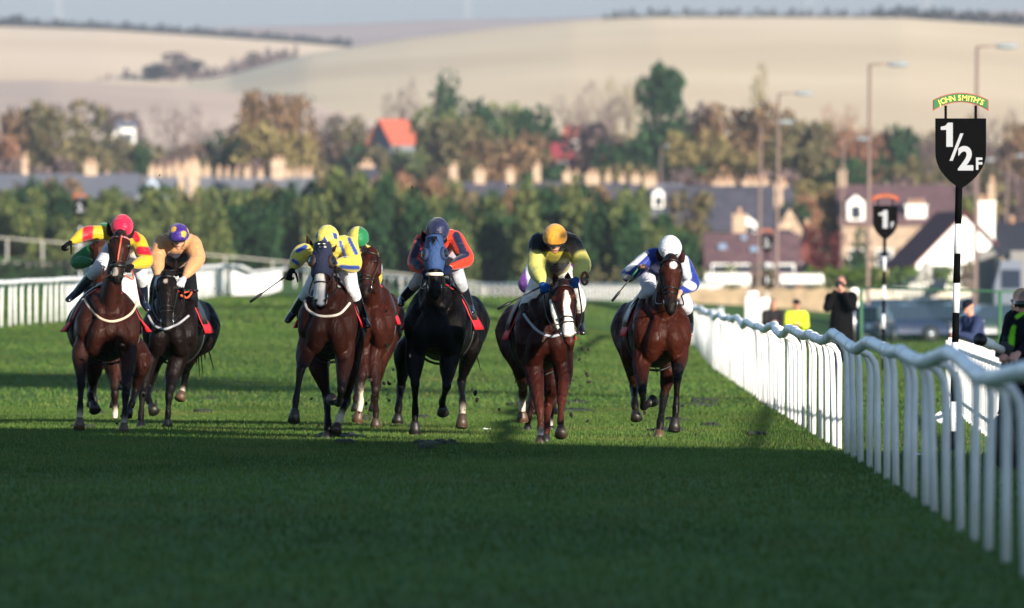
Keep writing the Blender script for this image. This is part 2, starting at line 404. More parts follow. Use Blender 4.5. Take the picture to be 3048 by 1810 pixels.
M_coat = mat('coat', (.8, .8, .8), .52, .2, 6, attr='Col', spec=.11, bump=.12, bscale=90)
def _coat():
    n, l = M_coat.node_tree.nodes, M_coat.node_tree.links; b = n['Principled BSDF']; tc = n.new('ShaderNodeTexCoord')
    t = n.new('ShaderNodeTexNoise'); t.inputs['Scale'].default_value = 5; t.inputs['Detail'].default_value = 5; l.new(tc.outputs['Object'], t.inputs['Vector'])
    mr = n.new('ShaderNodeMapRange'); mr.inputs[1].default_value = .35; mr.inputs[2].default_value = .65; mr.inputs[3].default_value = .34; mr.inputs[4].default_value = .68
    l.new(t.outputs['Fac'], mr.inputs[0]); l.new(mr.outputs[0], b.inputs['Roughness'])
    mp = n.new('ShaderNodeMapping'); mp.inputs['Scale'].default_value = (1, 1, .45); l.new(tc.outputs['Object'], mp.inputs[0])
    t2 = n.new('ShaderNodeTexNoise'); t2.inputs['Scale'].default_value = 13; t2.inputs['Detail'].default_value = 2; t2.inputs['Distortion'].default_value = .8; l.new(mp.outputs[0], t2.inputs['Vector'])
    bp = n.new('ShaderNodeBump'); bp.inputs['Strength'].default_value = .7; bp.inputs['Distance'].default_value = .035; l.new(t2.outputs['Fac'], bp.inputs['Height'])
    old = b.inputs['Normal'].links[0].from_node; l.new(bp.outputs[0], old.inputs['Normal'])
_coat()
M_skin = mat('skin', (1, 1, 1), .5, .08, 20, attr='Col', spec=.4)
M_silk = mat('silks', (1, 1, 1), .45, .05, 18, attr='Col', spec=.2, bump=1.0, bscale=10, sheen=.2, stretch=(1, 1, 2.2))
M_wool = mat('jacket_cloth', (1, 1, 1), .85, .08, 14, attr='Col', spec=.08, bump=.6, bscale=14)
M_hoof = mat('hoof', hx('3a2a20'), .5, .3, 30)
M_hoofd = mat('hoof_dark', hx('17130f'), .5, .3, 30)
M_hoofl = mat('hoof_light', hx('4c3626'), .5, .3, 30)
M_leather = mat('leather_black', hx('0c0b0b'), .45, .1, 20)
M_leather_b = mat('leather_brown', hx('5e2513'), .5, .1, 20)
M_orange = mat('orange_strap', hx('c4502a'), .6)
M_pinkstrap = mat('pink_strap', hx('b06a72'), .6)
for _mm, _f in ((M_silk, .66), (M_wool, .8)):
    for _n in _mm.node_tree.nodes:
        if _n.type == 'MAP_RANGE': _n.inputs[3].default_value *= _f; _n.inputs[4].default_value *= _f
M_white_strap = mat('white_strap', hx('cfc3b4'), .8, .1, 30)
M_red = mat('red_cloth', hx('b3101e'), .6, .12, 12, bump=.5, bscale=14)
M_steel = mat('steel', (.6, .6, .6), .3, metal=1)
M_fleece = mat('fleece', hx('c9c4b8'), .95, .12, 60, bump=.8, bscale=70)
M_lens = mat('goggle_lens', hx('0a0a0c'), .12, coat=.6)
M_boot = mat('boot', hx('0a0b10'), .22, .1, 30, spec=.7, coat=.4)
M_hair = mat('horse_hair', hx('0d0a09'), .55, .3, 40)
M_white = mat('white_paint', (.75, .75, .74), .5, .05, 8)

def capm(s=1.0): return 1.0
def hairs(name, roots, dirs, length, w, m, parent, n=40, seed=1, spread=.25):
    rd = random.Random(seed); v, f = [], []
    for i in range(n):
        s = rd.random() * (len(roots) - 1); a = int(s); t = s - a; b_ = min(a + 1, len(roots) - 1)
        p = Vector(roots[a]).lerp(Vector(roots[b_]), t); d = Vector(dirs[a]).lerp(Vector(dirs[b_]), t).normalized()
        L = length * (0.6 + .6 * rd.random()); q = Vector((rd.gauss(0, spread), rd.gauss(0, spread), rd.gauss(0, spread)))
        side = Vector((rd.gauss(0, 1), rd.gauss(0, .5), rd.gauss(0, .3))).normalized() * w
        k = len(v); mid = p + d * L * .5 + q * L * .25; end = p + d * L + q * L
        v += [p - side, p + side, mid + side * .8, mid - side * .8, end]
        f += [(k, k + 1, k + 2, k + 3), (k + 3, k + 2, k + 4)]
    return mesh(name, v, f, m, parent)

# ------------------------------------------------------------------ a galloping racehorse
class Z:            # pixel helper of one horse: enlarged-crop pixels -> metres from the horse's base
    def __init__(s, x0, y0, k, d, cxz):
        s.x0, s.y0, s.k, s.d = x0, y0, k, d
        s.O = P(x0 + cxz / k, 0, d); s.O.z = gz(s.O.x, d)
    def __call__(s, x, y, yo=0.0):
        return P(s.x0 + x / s.k, s.y0 + y / s.k, s.d + yo) - s.O
    def px(s, m): return m
def horse(z, label, cz, yaw, coat, dark, poll, muzz, legs, ears, width=1.0, hooves=None, patches=(), socks=None, face=None, group='racehorses galloping up the track'):
    """coat/dark: body and point colours.  legs: FL, FR, HL, HR lists of (x, y, yo) crop pixels"""
    root = empty('racehorse', z.O, label, 'horse', group); coat = tuple(v * .5 for v in coat)
    yw = R(yaw); cy, sy = math.cos(yw), math.sin(yw); lat = Vector((cy, -sy, 0)); dz = cz - 1.08
    def B(x, y, zz): return Vector((x * width * cy + y * sy, y * cy - x * width * sy, zz + dz))
    c, k = coat, dark; mid = tuple((a + b) / 2 for a, b in zip(c, k)); belly = tuple(.75 * a + .25 * b for a, b in zip(c, k))
    w = width; t = []
    t.append(T([B(0, -.06, 1.10), B(0, .12, 1.10), B(0, .4, 1.09), B(0, .8, 1.09), B(0, 1.15, 1.15), B(0, 1.45, 1.19), B(0, 1.7, 1.17)],
               [(.13 * w, .18), (.20 * w, .28), (.245 * w, .335), (.265 * w, .335), (.265 * w, .30), (.265 * w, .29), (.19 * w, .2)], [c, c, c, c, c, c, c], lat, n=20))
    t.append(T([B(0, .15, 1.36), B(0, .45, 1.42), B(0, .8, 1.38)], [(.10, .14), (.09, .14), (.12, .1)], c, lat))
    for s in (-1, 1):
        t.append(T([B(s * .13, .3, 1.40), B(s * .175, .08, 1.20), B(s * .17, .02, 1.06), B(s * .165, .12, .93)], [.09, .125, .13, .11], c, lat))
        t.append(T([B(s * .06, -.09, 1.19), B(s * .098, -.13, 1.05), B(s * .125, -.05, .90)], [.08, .098, .088], c, lat))
        t.append(T([B(s * .20, .22, 1.12), B(s * .215, .16, .98)], [.075, .06], c, lat))
        t.append(T([B(s * .10, .05, 1.42), B(s * .07, -.06, 1.30)], [.07, .06], c, lat))
        t.append(T([B(s * .14, 1.5, 1.3), B(s * .19, 1.35, 1.15), B(s * .18, 1.2, .98)], [.13, .17, .14], c, lat))
    pol, mz = z(*poll), z(*muzz)
    ax = (mz - pol); L = ax.length; ax.normalize()
    hl = Vector((1, 0, 0)) if face is None else Vector(face); hl = (hl - ax * hl.dot(ax)).normalized()
    nn = hl.cross(ax).normalized()
    if nn.y > 0: nn = -nn
    back = -nn
    # neck
    nb = B(0, .12, 1.28); ne = pol + back * .07 + ax * .06; m1 = nb.lerp(ne, .5) + Vector((0, 0, .02))
    t.append(T([nb, nb.lerp(m1, .5), m1, m1.lerp(ne, .6), ne], [(.145, .23), (.115, .19), (.09, .16), (.078, .13), (.075, .11)], [c, c, c, c, c], lat))
    # head
    sec = [(0, .075, .085), (.14, .098, .115), (.28, .108, .128), (.42, .092, .115), (.58, .068, .092), (.74, .062, .078), (.88, .066, .070), (.97, .054, .05)]
    sc = L / .6
    hc = [c] * 5 + [mid, k, k]
    def hp(tt, a=0, n_=0): return pol + ax * (L * tt) + back * .07 + hl * a + nn * n_
    t.append(T([hp(s_[0]) for s_ in sec], [(s_[1], s_[2]) for s_ in sec], hc, hl, sub=3, n=16))
    for s in (-1, 1):
        t.append(T([hp(.2, s * .055, -.05), hp(.4, s * .06, -.07)], [.06, .055], c, hl))          # jowl
        t.append(T([hp(.26, s * .095, .06)], [.032], k, hl))                                       # brow
        t.append(T([hp(.90, s * .042, .035)], [.026], k, hl))                                      # nostril flare
    t.append(T([hp(.86, 0, -.05), hp(1.0, 0, -.045)], [(.035, .03), (.03, .026)], k, hl))          # lower lip
    for e, s in zip(ears, (-1, 1)):
        b_, tp = z(*e[0]), z(*e[1]); b_ = b_ + back * .05
        mdp = b_.lerp(tp, .5)
        t.append(T([b_, mdp, tp], [(.040, .030), (.038, .020), (.008, .008)], [c, c, k], hl, n=8))
    # legs
    hoof_info = []
    for i, lg in enumerate(legs):
        if lg is None: continue
        J = [z(*q) for q in lg]; front = i < 2; s = -1 if i in (0, 2) else 1
        sock = (socks or {}).get(i); lc = k
        if front:
            top = B(s * .165, .08, 1.02); el, kn, fe, ho = J
            pas = fe.lerp(ho, .55)
            pts = [top, el, el.lerp(kn, .55), kn + (el - kn).normalized() * .05, kn, kn + (fe - kn).normalized() * .07, kn.lerp(fe, .6), fe, pas]
            rr = [.125, (.098, .11), (.066, .075), .049, (.051, .055), .038, (.030, .035), (.040, .042), (.033, .035)]
            cc = [c, c, mid, k, k, k, k, k, k]
        else:
            top = B(s * .18, 1.2, 1.0); st, hk, fe, ho = J
            pas = fe.lerp(ho, .55)
            pts = [top, st, st.lerp(hk, .55), hk + (st - hk).normalized() * .06, hk, hk + (fe - hk).normalized() * .08, hk.lerp(fe, .6), fe, pas]
            rr = [.15, (.115, .15), (.072, .09), (.046, .065), (.052, .068), (.043, .05), (.034, .04), (.043, .045), (.036, .038)]
            cc = [c, c, mid, mid, k, k, k, k, k]
        if sock:
            col, lo = sock
            for q in range(len(cc) - 1, len(cc) - 1 - lo, -1): cc[q] = col
        t.append(T(pts, rr, cc, lat, n=10)); hoof_info.append((pas, ho, (hooves or {}).get(i, M_hoofd)))
    P2 = [([z(*q) for q in p_[0]], [r_ / 600 for r_ in (p_[1] if isinstance(p_[1], list) else [p_[1]] * len(p_[0]))], p_[2], p_[3] if len(p_) > 3 else .2) for p_ in patches]
    P2 += [([hp(.90, s * .045, 0)], [.017], lin((.02, .015, .015)), hp(.9).y) for s in (-1, 1)]
    body = skin('body', t, .016, 3, M_coat, root, P2)
    for pas, ho, m in hoof_info:
        g = G(); d = (ho - pas); Lh = max(d.length, .05); d.normalize()
        g.tube([pas, pas + d * .025, pas + d * (Lh * .5 + .02), pas + d * (Lh + .045)], [.037, .044, .054, .064], 14)
        g.tube([pas + d * (Lh + .046), pas + d * (Lh + .054)], [.058, .056], 14)
        g.build('hoof', m, root, True)
    for s in (-1, 1):
        G().ell(hp(.28, s * .103, .045), (.022, .022, .022), 10, 8).build('eye', M_lens, root, True)
    rd = [pol + nn * 0.0 + hl * a + Vector((0, 0, .0)) for a in (-.03, .03)]
    hairs('forelock', [r_ + nn * .05 for r_ in rd], [ax * .6 + nn * .5] * 2, .13, .006, M_hair, root, 26, 3)
    crest = [nb.lerp(ne, q) + Vector((0, 0, 1)) * (.20 - .07 * q) + back * .02 for q in (.2, .5, .8, 1)]
    hairs('mane', crest, [Vector((.6, .5, -.1))] * 4, .16, .008, M_hair, root, 90, 5)
    tr = B(0, 1.82, 1.3)
    g = G()
    for i in range(16):
        a = random.Random(i); q = Vector((a.gauss(0, .04), 0, a.gauss(0, .03)))
        g.tube([tr, tr + Vector((0, .12, .02)) + q * .4, tr + Vector((0, .3, -.2)) + q, tr + Vector((0, .38, -.6)) + q * 2.2], [.022, .02, .015, .004], 5)
    g.build('tail', M_hair, root, True)
    # body surface lookup from the front
    me = body.data; bvh = BVHTree.FromPolygons([v.co for v in me.vertices], [p.vertices for p in me.polygons])
    def front(x, zz, off=.012, y0=-2.5):
        h = bvh.ray_cast(Vector((x, y0, zz)), Vector((0, 1, 0)))
        return (h[0] - Vector((0, off, 0))) if h[0] else None
    info = dict(root=root, B=B, hp=hp, hl=hl, nn=nn, ax=ax, L=L, lat=lat, z=z, front=front, bvh=bvh, sec=sec, cz=cz, dz=dz, w=w)
    return info
def sec_at(tt, sec):
    xs_ = [s[0] for s in sec]; return np.interp(tt, xs_, [s[1] for s in sec]), np.interp(tt, xs_, [s[2] for s in sec])
def ringp(H, tt, off=.008, tilt=0.0, arc=(0, 360), n=28):
    a, b = sec_at(tt, H['sec']); out = []
    for i in range(n + 1):
        q = R(arc[0] + (arc[1] - arc[0]) * i / n)
        out.append(H['hp'](tt + tilt * math.sin(q)) + H['hl'] * math.cos(q) * (a + off) + H['nn'] * math.sin(q) * (b + off))
    return out
def bridle(H, m=M_leather, brow=None, nose=None, rein=None, hands=(), reinm=M_leather, stripe=None, cheeks=None, hood=False):
    g = G()
    if not hood:
        g.tube(ringp(H, .62), .008, 6); g.tube(ringp(H, .10), .009, 6, mi=2 if brow else 0)
        for s in (-1, 1):
            g.tube([H['hp'](.10, s * .10, .02), H['hp'](.3, s * .117, -.01), H['hp'](.5, s * .088, -.01), H['hp'](.62, s * .070, 0), H['hp'](.82, s * .062, -.01)], .0075, 6)
    g.tube(ringp(H, .60 if hood else .66, .006, .05), .008 if not nose else .019, 6, mi=1)
    if stripe: g.tube([H['hp'](.02, .02, .10), H['hp'](.25, .015, .135), H['hp'](.5, 0, .115), H['hp'](.64, -.005, .09)], .009, 6, mi=3)
    mm = [m, nose or m, brow or m, stripe or m]
    o = g.build('bridle', mm, H['root'], True)
    g = G()
    for s in (-1, 1):
        c = H['hp'](.83, s * .068, -.01)
        g.tube([c + Vector((0, math.cos(a) * .03, math.sin(a) * .03)) for a in [i * math.pi / 6 for i in range(13)]], .005, 5)
    g.build('bit_ring', M_steel, o, True)
    if hands:
        g = G()
        for s, h in zip((-1, 1), hands):
            a = H['hp'](.83, s * .075, -.02); h = Vector(h); b_ = a.lerp(h, .5) + Vector((s * .05, 0, -.07))
            g.tube(catmull([a, b_, h], 8), .008, 6)
        g.build('rein', reinm, H['root'], True)
    if cheeks:
        for s in cheeks:
            g = G(); g.tube([H['hp'](.22, s * .12, 0), H['hp'](.45, s * .11, -.02), H['hp'](.72, s * .085, -.02)], [.028, .036, .024], 10)
            g.build('cheekpiece', M_fleece, H['root'], True)
    return o
def breast_strap(H, pts, m, r=.014):
    z = H['z']; L = catmull([z(*p) for p in pts], 8); out = []
    for p in L:
        q = H['front'](p.x, p.z, .006)
        out.append(q if q else Vector((p.x, p.y + .2, p.z)))
    for _ in range(3):
        out = [out[0]] + [Vector((out[i].x, (out[i - 1].y + 2 * out[i].y + out[i + 1].y) / 4, out[i].z)) for i in range(1, len(out) - 1)] + [out[-1]]
        out = [Vector((a.x, min(a.y, (H['front'](a.x, a.z, .004) or a).y), a.z)) for a in out]
    g = G(); v, f = [], []
    g.tube(out, r, 8); return g.build('breast_strap', m, H['root'], True)
def saddle(H, cloth=M_red, flare=.10, drop=-.02):
    B = H['B']; v, f = [], []; nu, nv = 24, 10
    for j in range(nv + 1):
        y = .30 + .48 * j / nv
        for i in range(nu + 1):
            a = R(-92 + 184 * i / nu); rx = .285 + .02; rz = .36 + .02
            fl = max(0, abs(a) - 1.2) * flare * (1 + .5 * math.sin(j * 1.7 + (3 if a > 0 else 0)))
            top = max(0, math.cos(a)) ** 3 * .085
            v.append(B(math.sin(a) * (rx + fl) , y, 1.09 + math.cos(a) * rz + top + drop * 0))
    for j in range(nv):
        for i in range(nu): k = j * (nu + 1) + i; f.append((k, k + 1, k + nu + 2, k + nu + 1))
    o = mesh('saddle_cloth', v, f, cloth, H['root'], True)
    sd = o.modifiers.new('t', 'SOLIDIFY'); sd.thickness = .01
    g = G()
    for s in (-1, 1):
        v, f = [], []
        for j in range(7):
            for i in range(7):
                a = s * R(8 + 70 * i / 6); y = .36 + .34 * j / 6 - .05 * i / 6
                v.append(B(math.sin(a) * .325, y, 1.09 + math.cos(a) * .40 + max(0, math.cos(a)) ** 3 * .085))
        for j in range(6):
            for i in range(6): k = j * 7 + i; f.append((k, k + 1, k + 8, k + 7))
        g.add(v, f)
    g.ell(B(0, .58, 1.56), (.11, .22, .05), 14, 8)
    o2 = g.build('saddle', M_leather, H['root'], True); sd = o2.modifiers.new('t', 'SOLIDIFY'); sd.thickness = .012
    g = G(); pts = [B(math.sin(R(a)) * .30, .48, 1.09 + math.cos(R(a)) * .365) for a in range(-180, 181, 12)]
    g.tube(pts, .014, 6); g.build('girth', M_leather, H['root'], True)
def hood(H, m, eyem, t0=-.05, t1=.62, letters=None, blink=.045):
    g = G(); secs = H['sec']; n = 22; v, f = [], []; K = 14
    for j in range(K + 1):
        tt = t0 + (t1 - t0) * j / K; a, b = sec_at(max(tt, 0), secs)
        for i in range(n):
            q = 2 * math.pi * i / n; sn = math.sin(q)
            v.append(H['hp'](tt) + H['hl'] * math.cos(q) * (a + .013) + H['nn'] * sn * (b + .013))
    for j in range(K):
        for i in range(n):
            qm = 2 * math.pi * (i + .5) / n; tm = t0 + (t1 - t0) * (j + .5) / K
            if abs(math.cos(qm)) > .45 and .18 < tm < .40 and -.35 < math.sin(qm) < .75: continue
            f.append((j * n + i, j * n + (i + 1) % n, (j + 1) * n + (i + 1) % n, (j + 1) * n + i))
    o = mesh('hood', v, f, m, H['root'], True)
    sd = o.modifiers.new('t', 'SOLIDIFY'); sd.thickness = .006
    for s in (-1, 1):
        g = G(); c = H['hp'](.285, s * .098, .078); vv, ff = [], []
        out = (H['hl'] * s * .8 + H['nn'] * .6).normalized(); up = -H['ax']; sd_ = out.cross(up).normalized()
        for i in range(18):
            q = 2 * math.pi * i / 18
            for k_, (rr, oo) in enumerate(((.062, -.012), (.060, .012), (.045, .028), (.038, .024))):
                vv.append(c + up * math.sin(q) * rr * 1.1 + sd_ * math.cos(q) * rr * .95 + out * oo * (blink / .045))
        for i in range(18):
            for k_ in range(3): ff.append((i * 4 + k_, i * 4 + k_ + 1, ((i + 1) % 18) * 4 + k_ + 1, ((i + 1) % 18) * 4 + k_))
        g.add(vv, ff); g.build('eye_cup', eyem, o, True)
        G().ell(c + out * .010, (.048, .022, .052), 12, 8, M=out.to_track_quat('Y', 'Z').to_matrix()).build('eye_opening', M_lens, o, True)
    return o

# ------------------------------------------------------------------ people
SK = hx('c48a72')
def lerpv(a, b, t): return a.lerp(b, t)
def head_tubes(c, fwd, up, s=1.0, skin_c=SK, hair_c=None):
    fwd = Vector(fwd).normalized(); up = Vector(up); up = (up - fwd * up.dot(fwd)).normalized(); rt = fwd.cross(up)
    hc = hair_c or skin_c
    q = lambda a, b, c_: c + rt * a * s + fwd * b * s + up * c_ * s
    t = [T([q(0, -.02, .05), q(0, -.015, .0)], [(.074 * s, .085 * s), (.072 * s, .085 * s)], [hc, skin_c], rt),
         T([q(0, .03, .0), q(0, .035, -.06), q(0, .045, -.10)], [(.062 * s, .055 * s), (.052 * s, .05 * s), (.03 * s, .028 * s)], skin_c, rt),
         T([q(0, .088, .0), q(0, .108, -.035)], [.010 * s, .015 * s], skin_c, rt),
         T([q(-.028, .085, .018), q(.028, .085, .018)], [.012 * s, .012 * s], skin_c, up),
         T([q(-.02, .088, -.072), q(.02, .088, -.072)], [.008 * s, .008 * s], hx('8f4a44'), up)]
    for a in (-1, 1): t.append(T([q(a * .076, -.01, .015), q(a * .078, -.01, -.025)], [(.010 * s, .018 * s)] * 2, skin_c, rt))
    return t, q, (rt, fwd, up)
def hand_tubes(wrist, d, palm_n, s=1.0, curl=1.0, skin_c=SK, side=1):
    d = Vector(d).normalized(); pn = Vector(palm_n); pn = (pn - d * pn.dot(d)).normalized(); ac = d.cross(pn) * side
    t = [T([wrist, wrist + d * .03 * s, wrist + d * .085 * s], [(.026 * s, .02 * s), (.036 * s, .018 * s), (.040 * s, .014 * s)], skin_c, ac, n=8)]
    for i, (off, L) in enumerate(((-.031, .066), (-.010, .075), (.011, .070), (.031, .055))):
        a = wrist + d * .085 * s + ac * off * s; pts = [a]; ang = 0
        for k in range(3):
            ang += R(20 + 62 * curl) if k else R(10 + 35 * curl)
            pts.append(pts[-1] + (d * math.cos(ang) + pn * math.sin(ang)) * L * s * (.45, .32, .23)[k])
        t.append(T(pts, [.0095 * s, .0092 * s, .0085 * s, .007 * s], skin_c, ac, sub=2, n=7))
    a = wrist + d * .03 * s - ac * .03 * s
    t.append(T([a, a + (-ac * .5 + d * .5 + pn * .5) * .045 * s, a + (-ac * .25 + d * .75 + pn * (.6 + .5 * curl)) * .075 * s], [.013 * s, .011 * s, .008 * s], skin_c, ac, sub=2, n=7))
    return t
def cap_shape(name, c, fr, r, colf, m, parent, peak=None, low=-.35):
    """helmet with silk cover: dome cut at height low, coloured by colf(u angle, v height 0..1)"""
    rt, fwd, up = fr; nu, nv = 60, 26; v, f, cl = [], [], []
    a0 = math.acos(low)
    for j in range(nv + 1):
        a = a0 * j / nv
        for i in range(nu):
            b = 2 * math.pi * i / nu
            wr = 1 + .016 * math.sin(b * 6 + 1) * math.sin(a) ** 2 + .012 * math.sin(b * 17 + 3 * a) * math.sin(a) + .02 * max(0, 1 - abs(a - .12) * 9)
            x, y, zz = math.sin(a) * math.cos(b) * wr, math.sin(a) * math.sin(b) * wr, math.cos(a)
            v.append(c + rt * x * r[0] + fwd * y * r[1] + up * zz * r[2]); cl.append(colf(x, y, zz))
    for j in range(nv):
        for i in range(nu): f.append((j * nu + i, (j + 1) * nu + i, (j + 1) * nu + (i + 1) % nu, j * nu + (i + 1) % nu))
    o = mesh(name, v, f, m, parent, True)
    at = o.data.color_attributes.new('Col', 'FLOAT_COLOR', 'POINT')
    at.data.foreach_set('color', np.array([(*q, 1) for q in cl], np.float32).ravel())
    sd = o.modifiers.new('t', 'SOLIDIFY'); sd.thickness = .012; sd.offset = -1
    G().ell(c + up * r[2] * 1.0, (.012, .012, .008), 10, 6).build('button', m, o, True) if False else None
    if peak:
        vv, ff = [], []
        for i in range(13):
            b = R(35 + 110 * i / 12); s_ = math.sqrt(1 - low * low)
            base = c + rt * math.cos(b) * r[0] * s_ + fwd * math.sin(b) * r[1] * s_ + up * r[2] * (low + .12)
            out = base + fwd * .055 * math.sin(R(180 * i / 12)) ** .6 - up * .012
            vv += [base, out]
        for i in range(12): ff.append((2 * i, 2 * i + 1, 2 * i + 3, 2 * i + 2))
        p = mesh('peak', vv, ff, peak, o, True); sd = p.modifiers.new('t', 'SOLIDIFY'); sd.thickness = .006
    return o
def person(z, label, cat, J, cols, head_f=(0, -1, -.25), head_up=(0, 0, 1), cap=None, goggles=None, hat=None, gloves=None, loose=1.0,
           patches=(), legcol=None, boots=None, group=None, bare=False, hair=None, skin_c=SK, bulk=1.0, scale=1.0, cloth=M_silk, coat_len=None, pal=None, chin=True):
    """J: dict of joints in crop pixels (x, y, yo): head neck shL shR elL elR haL haR hip knL knR anL anR toL toR"""
    root = empty('person', z.O, label, cat, group)
    j = {k: (z(*v) if not isinstance(v, Vector) else v) for k, v in J.items()}; s = scale
    hd, fr0 = j['head'], None
    ht, q, fr = head_tubes(hd, head_f, head_up, s, skin_c, hair)
    chest = j['shL'].lerp(j['shR'], .5); hip = j['hip']; sx = (j['shR'] - j['shL']).normalized()
    hx_ = j.get('hipx', sx)
    waist = hip.lerp(chest, .45)
    body = list(ht)
    neck_t = chest.lerp(hd, .25)
    body.append(T([chest, neck_t, hd - fr[2] * .05 * s - fr[1] * .02], [.075 * s, .052 * s, .05 * s], skin_c, sx))
    body.append(T([hip, waist, hip.lerp(chest, .8), chest], [(.13 * s, .09 * s), (.115 * s, .08 * s), (.145 * s, .10 * s), (.13 * s, .07 * s)], skin_c, sx))
    bl, arms = [], {}
    for k, sg in (('L', -1), ('R', 1)):
        sh, el, ha = j['sh' + k], j['el' + k], j['ha' + k]; arms[k] = (sh, el, ha)
        body.append(T([chest.lerp(sh, .4), sh, sh.lerp(el, .5), el, el.lerp(ha, .4), ha], [.06 * s, .05 * s, .042 * s, .036 * s, .036 * s, .024 * s], skin_c, sx, n=10))
        if 'kn' + k in j:
            kn, an, to = j['kn' + k], j['an' + k], j['to' + k]; hj = hip + sx * .085 * sg * s
            body.append(T([hj, hj.lerp(kn, .5), kn, kn.lerp(an, .35), an], [.085 * s, .068 * s, .05 * s, .048 * s, .032 * s], skin_c, sx, n=10))
            body.append(T([an, an.lerp(to, .5), to], [.033 * s, .03 * s, .025 * s], skin_c, sx, n=8))
    gl = {}
    for k in ('L', 'R'):
        sh, el, ha = arms[k]; d = (ha - el).normalized(); pn = (pal or {}).get(k, Vector((0.3 if k == 'L' else -0.3, .2, -1)))
        hdir = (d + Vector((0, -.3, -.1))).normalized()
        g_ = (gloves or {}).get(k) if isinstance(gloves, dict) else gloves
        if g_ is None: body += hand_tubes(ha, hdir, pn, s * 1.05, 1.0, skin_c, -1 if k == 'L' else 1)
        else: gl[k] = hand_tubes(ha, hdir, pn, s * 1.15, 1.0, g_, -1 if k == 'L' else 1)
    ep = []
    for a in (-1, 1): ep.append(([q(a * .028, .08, .002)], [.0085], hx('2a1a15'), 9))
    skin('body', body, .0105 if s < 1.02 else .011, 2, M_skin, root, ep if abs(fr[1].y) > .7 else ())
    for k, tt in gl.items(): skin('glove', tt, .006, 1, M_wool, root)
    # top
    c0, c1, c2 = cols['torso'], cols.get('upper', cols['torso']), cols.get('fore', cols.get('upper', cols['torso']))
    b = bulk * s
    hemp = hip.lerp(waist, .3) if coat_len is None else hip
    jt = [T([hemp, waist, hip.lerp(chest, .8), chest, chest.lerp(hd, .18)], [(.155 * b, .115 * b), (.165 * b, .12 * b), (.18 * b, .135 * b), (.16 * b, .105 * b), (.075 * s, .07 * s)], [cols.get('hem', c0), c0, c0, c0, cols.get('collar', c0)], sx)]
    if coat_len is not None:
        jt.append(T([waist, hip, hip + Vector((0, 0, -coat_len))], [(.165 * b, .12 * b), (.18 * b, .14 * b), (.20 * b, .15 * b)], c0, sx))
    for k in ('L', 'R'):
        sh, el, ha = arms[k]; w_ = el.lerp(ha, .88)
        jt.append(T([chest.lerp(sh, .35), sh, sh.lerp(el, .5), el, el.lerp(ha, .45), w_], [.095 * b, .084 * b, .070 * b * loose, .064 * b * loose, .056 * b * loose, .038 * b], [c0, c1, c1, cols.get('elbow', c1), c2, c2], sx, n=12))
    PP = [([z(*a) for a in p_[0]], [r_ / 600 for r_ in (p_[1] if isinstance(p_[1], list) else [p_[1]] * len(p_[0]))], p_[2], p_[3] if len(p_) > 3 else .5) for p_ in patches]
    skin('jacket', jt, .0135, 3, cloth, root, PP, sharp=22)
    # legs
    lg = []
    if 'knL' in j:
        lc = legcol or hx('d8d8da')
        lg.append(T([hip.lerp(waist, .4), hip], [(.15 * s, .11 * s), (.15 * s, .13 * s)], lc, sx))
        for k, sg in (('L', -1), ('R', 1)):
            kn, an, to = j['kn' + k], j['an' + k], j['to' + k]; hj = hip + sx * .09 * sg * s
            e = kn.lerp(an, .35) if boots else an
            lg.append(T([hj, hj.lerp(kn, .5), kn, e], [.115 * s, .095 * s, .073 * s, (.062 if boots else .055) * s], lc, sx, n=12))
            if boots:
                g = [T([kn.lerp(an, .22), kn.lerp(an, .6), an], [.064 * s, .058 * s, .045 * s], boots, sx, n=12), T([an, an.lerp(to, .5), to], [(.044 * s, .045 * s), (.042 * s, .036 * s), (.036 * s, .026 * s)], boots, sx, n=10)]
                skin('boot', g, .011, 2, mat('boot_leather', (1, 1, 1), .25, attr='Col', spec=.6, coat=.3), root)
            else:
                g = [T([an + Vector((0, 0, .02)), an.lerp(to, .5), to], [(.045, .045), (.045, .035), (.04, .028)], hx('141416'), sx, n=10)]
                skin('shoe', g, .011, 2, M_wool, root)
        skin('breeches' if boots else 'trousers', lg, .0135, 3, M_wool, root)
    if cap:
        o = cap_shape('helmet_cover', q(0, -.012, .035), fr, (.118 * s, .142 * s, .122 * s), cap, M_silk, root, peak=M_leather)
        if chin:
            g = G(); g.tube([q(-.085, .02, .02), q(-.062, .035, -.07), q(0, .05, -.125), q(.062, .035, -.07), q(.085, .02, .02)], .006, 6); g.build('chin_strap', M_leather, root, True)
    if hat:
        cap_shape(hat[0], q(0, -.015, .055), fr, (.09 * s, .105 * s, .075 * s), lambda x, y, z_: hat[1], M_wool, root, peak=mat('cap_peak', hx('14161c'), .8) if hat[0] == 'cap' else None, low=-.2)
    if goggles:
        v, f = [], []
        for i in range(15):
            a = R(20 + 140 * i / 14)
            for h in (-.028, 0.004, .03):
                v.append(q(math.cos(a) * .088, math.sin(a) * .10 - .005 + (.004 if h == .004 else 0), .010 + h))
        for i in range(14):
            for h in (0, 1): k = i * 3 + h; f.append((k, k + 1, k + 4, k + 3))
        o = mesh('goggles', v, f, goggles, root, True); sd = o.modifiers.new('t', 'SOLIDIFY'); sd.thickness = .006
    return dict(root=root, j=j, q=q, fr=fr)
def solid(c): return lambda x, y, z: c
def whip(z, a, b, label, handle=None, r=.008):
    A, Bp = z(*a), z(*b); root = empty('riding_whip', z.O + A, label, 'whip', 'riding whips carried by the jockeys')
    d = Bp - A
    g = G(); g.tube([d * .0, d * .25], [r * 1.3, r * 1.2], 8); g.build('handle', handle or M_leather, root, True)
    g = G(); g.tube([d * .2505, d * .72], [r * .9, r * .7], 8); g.build('shaft', M_leather, root, True)
    g = G(); g.tube([d * .70, d * .74, d], [r * .8, r * 1.8, r * 1.7], 8); g.build('keeper', M_leather, root, True)
    return root
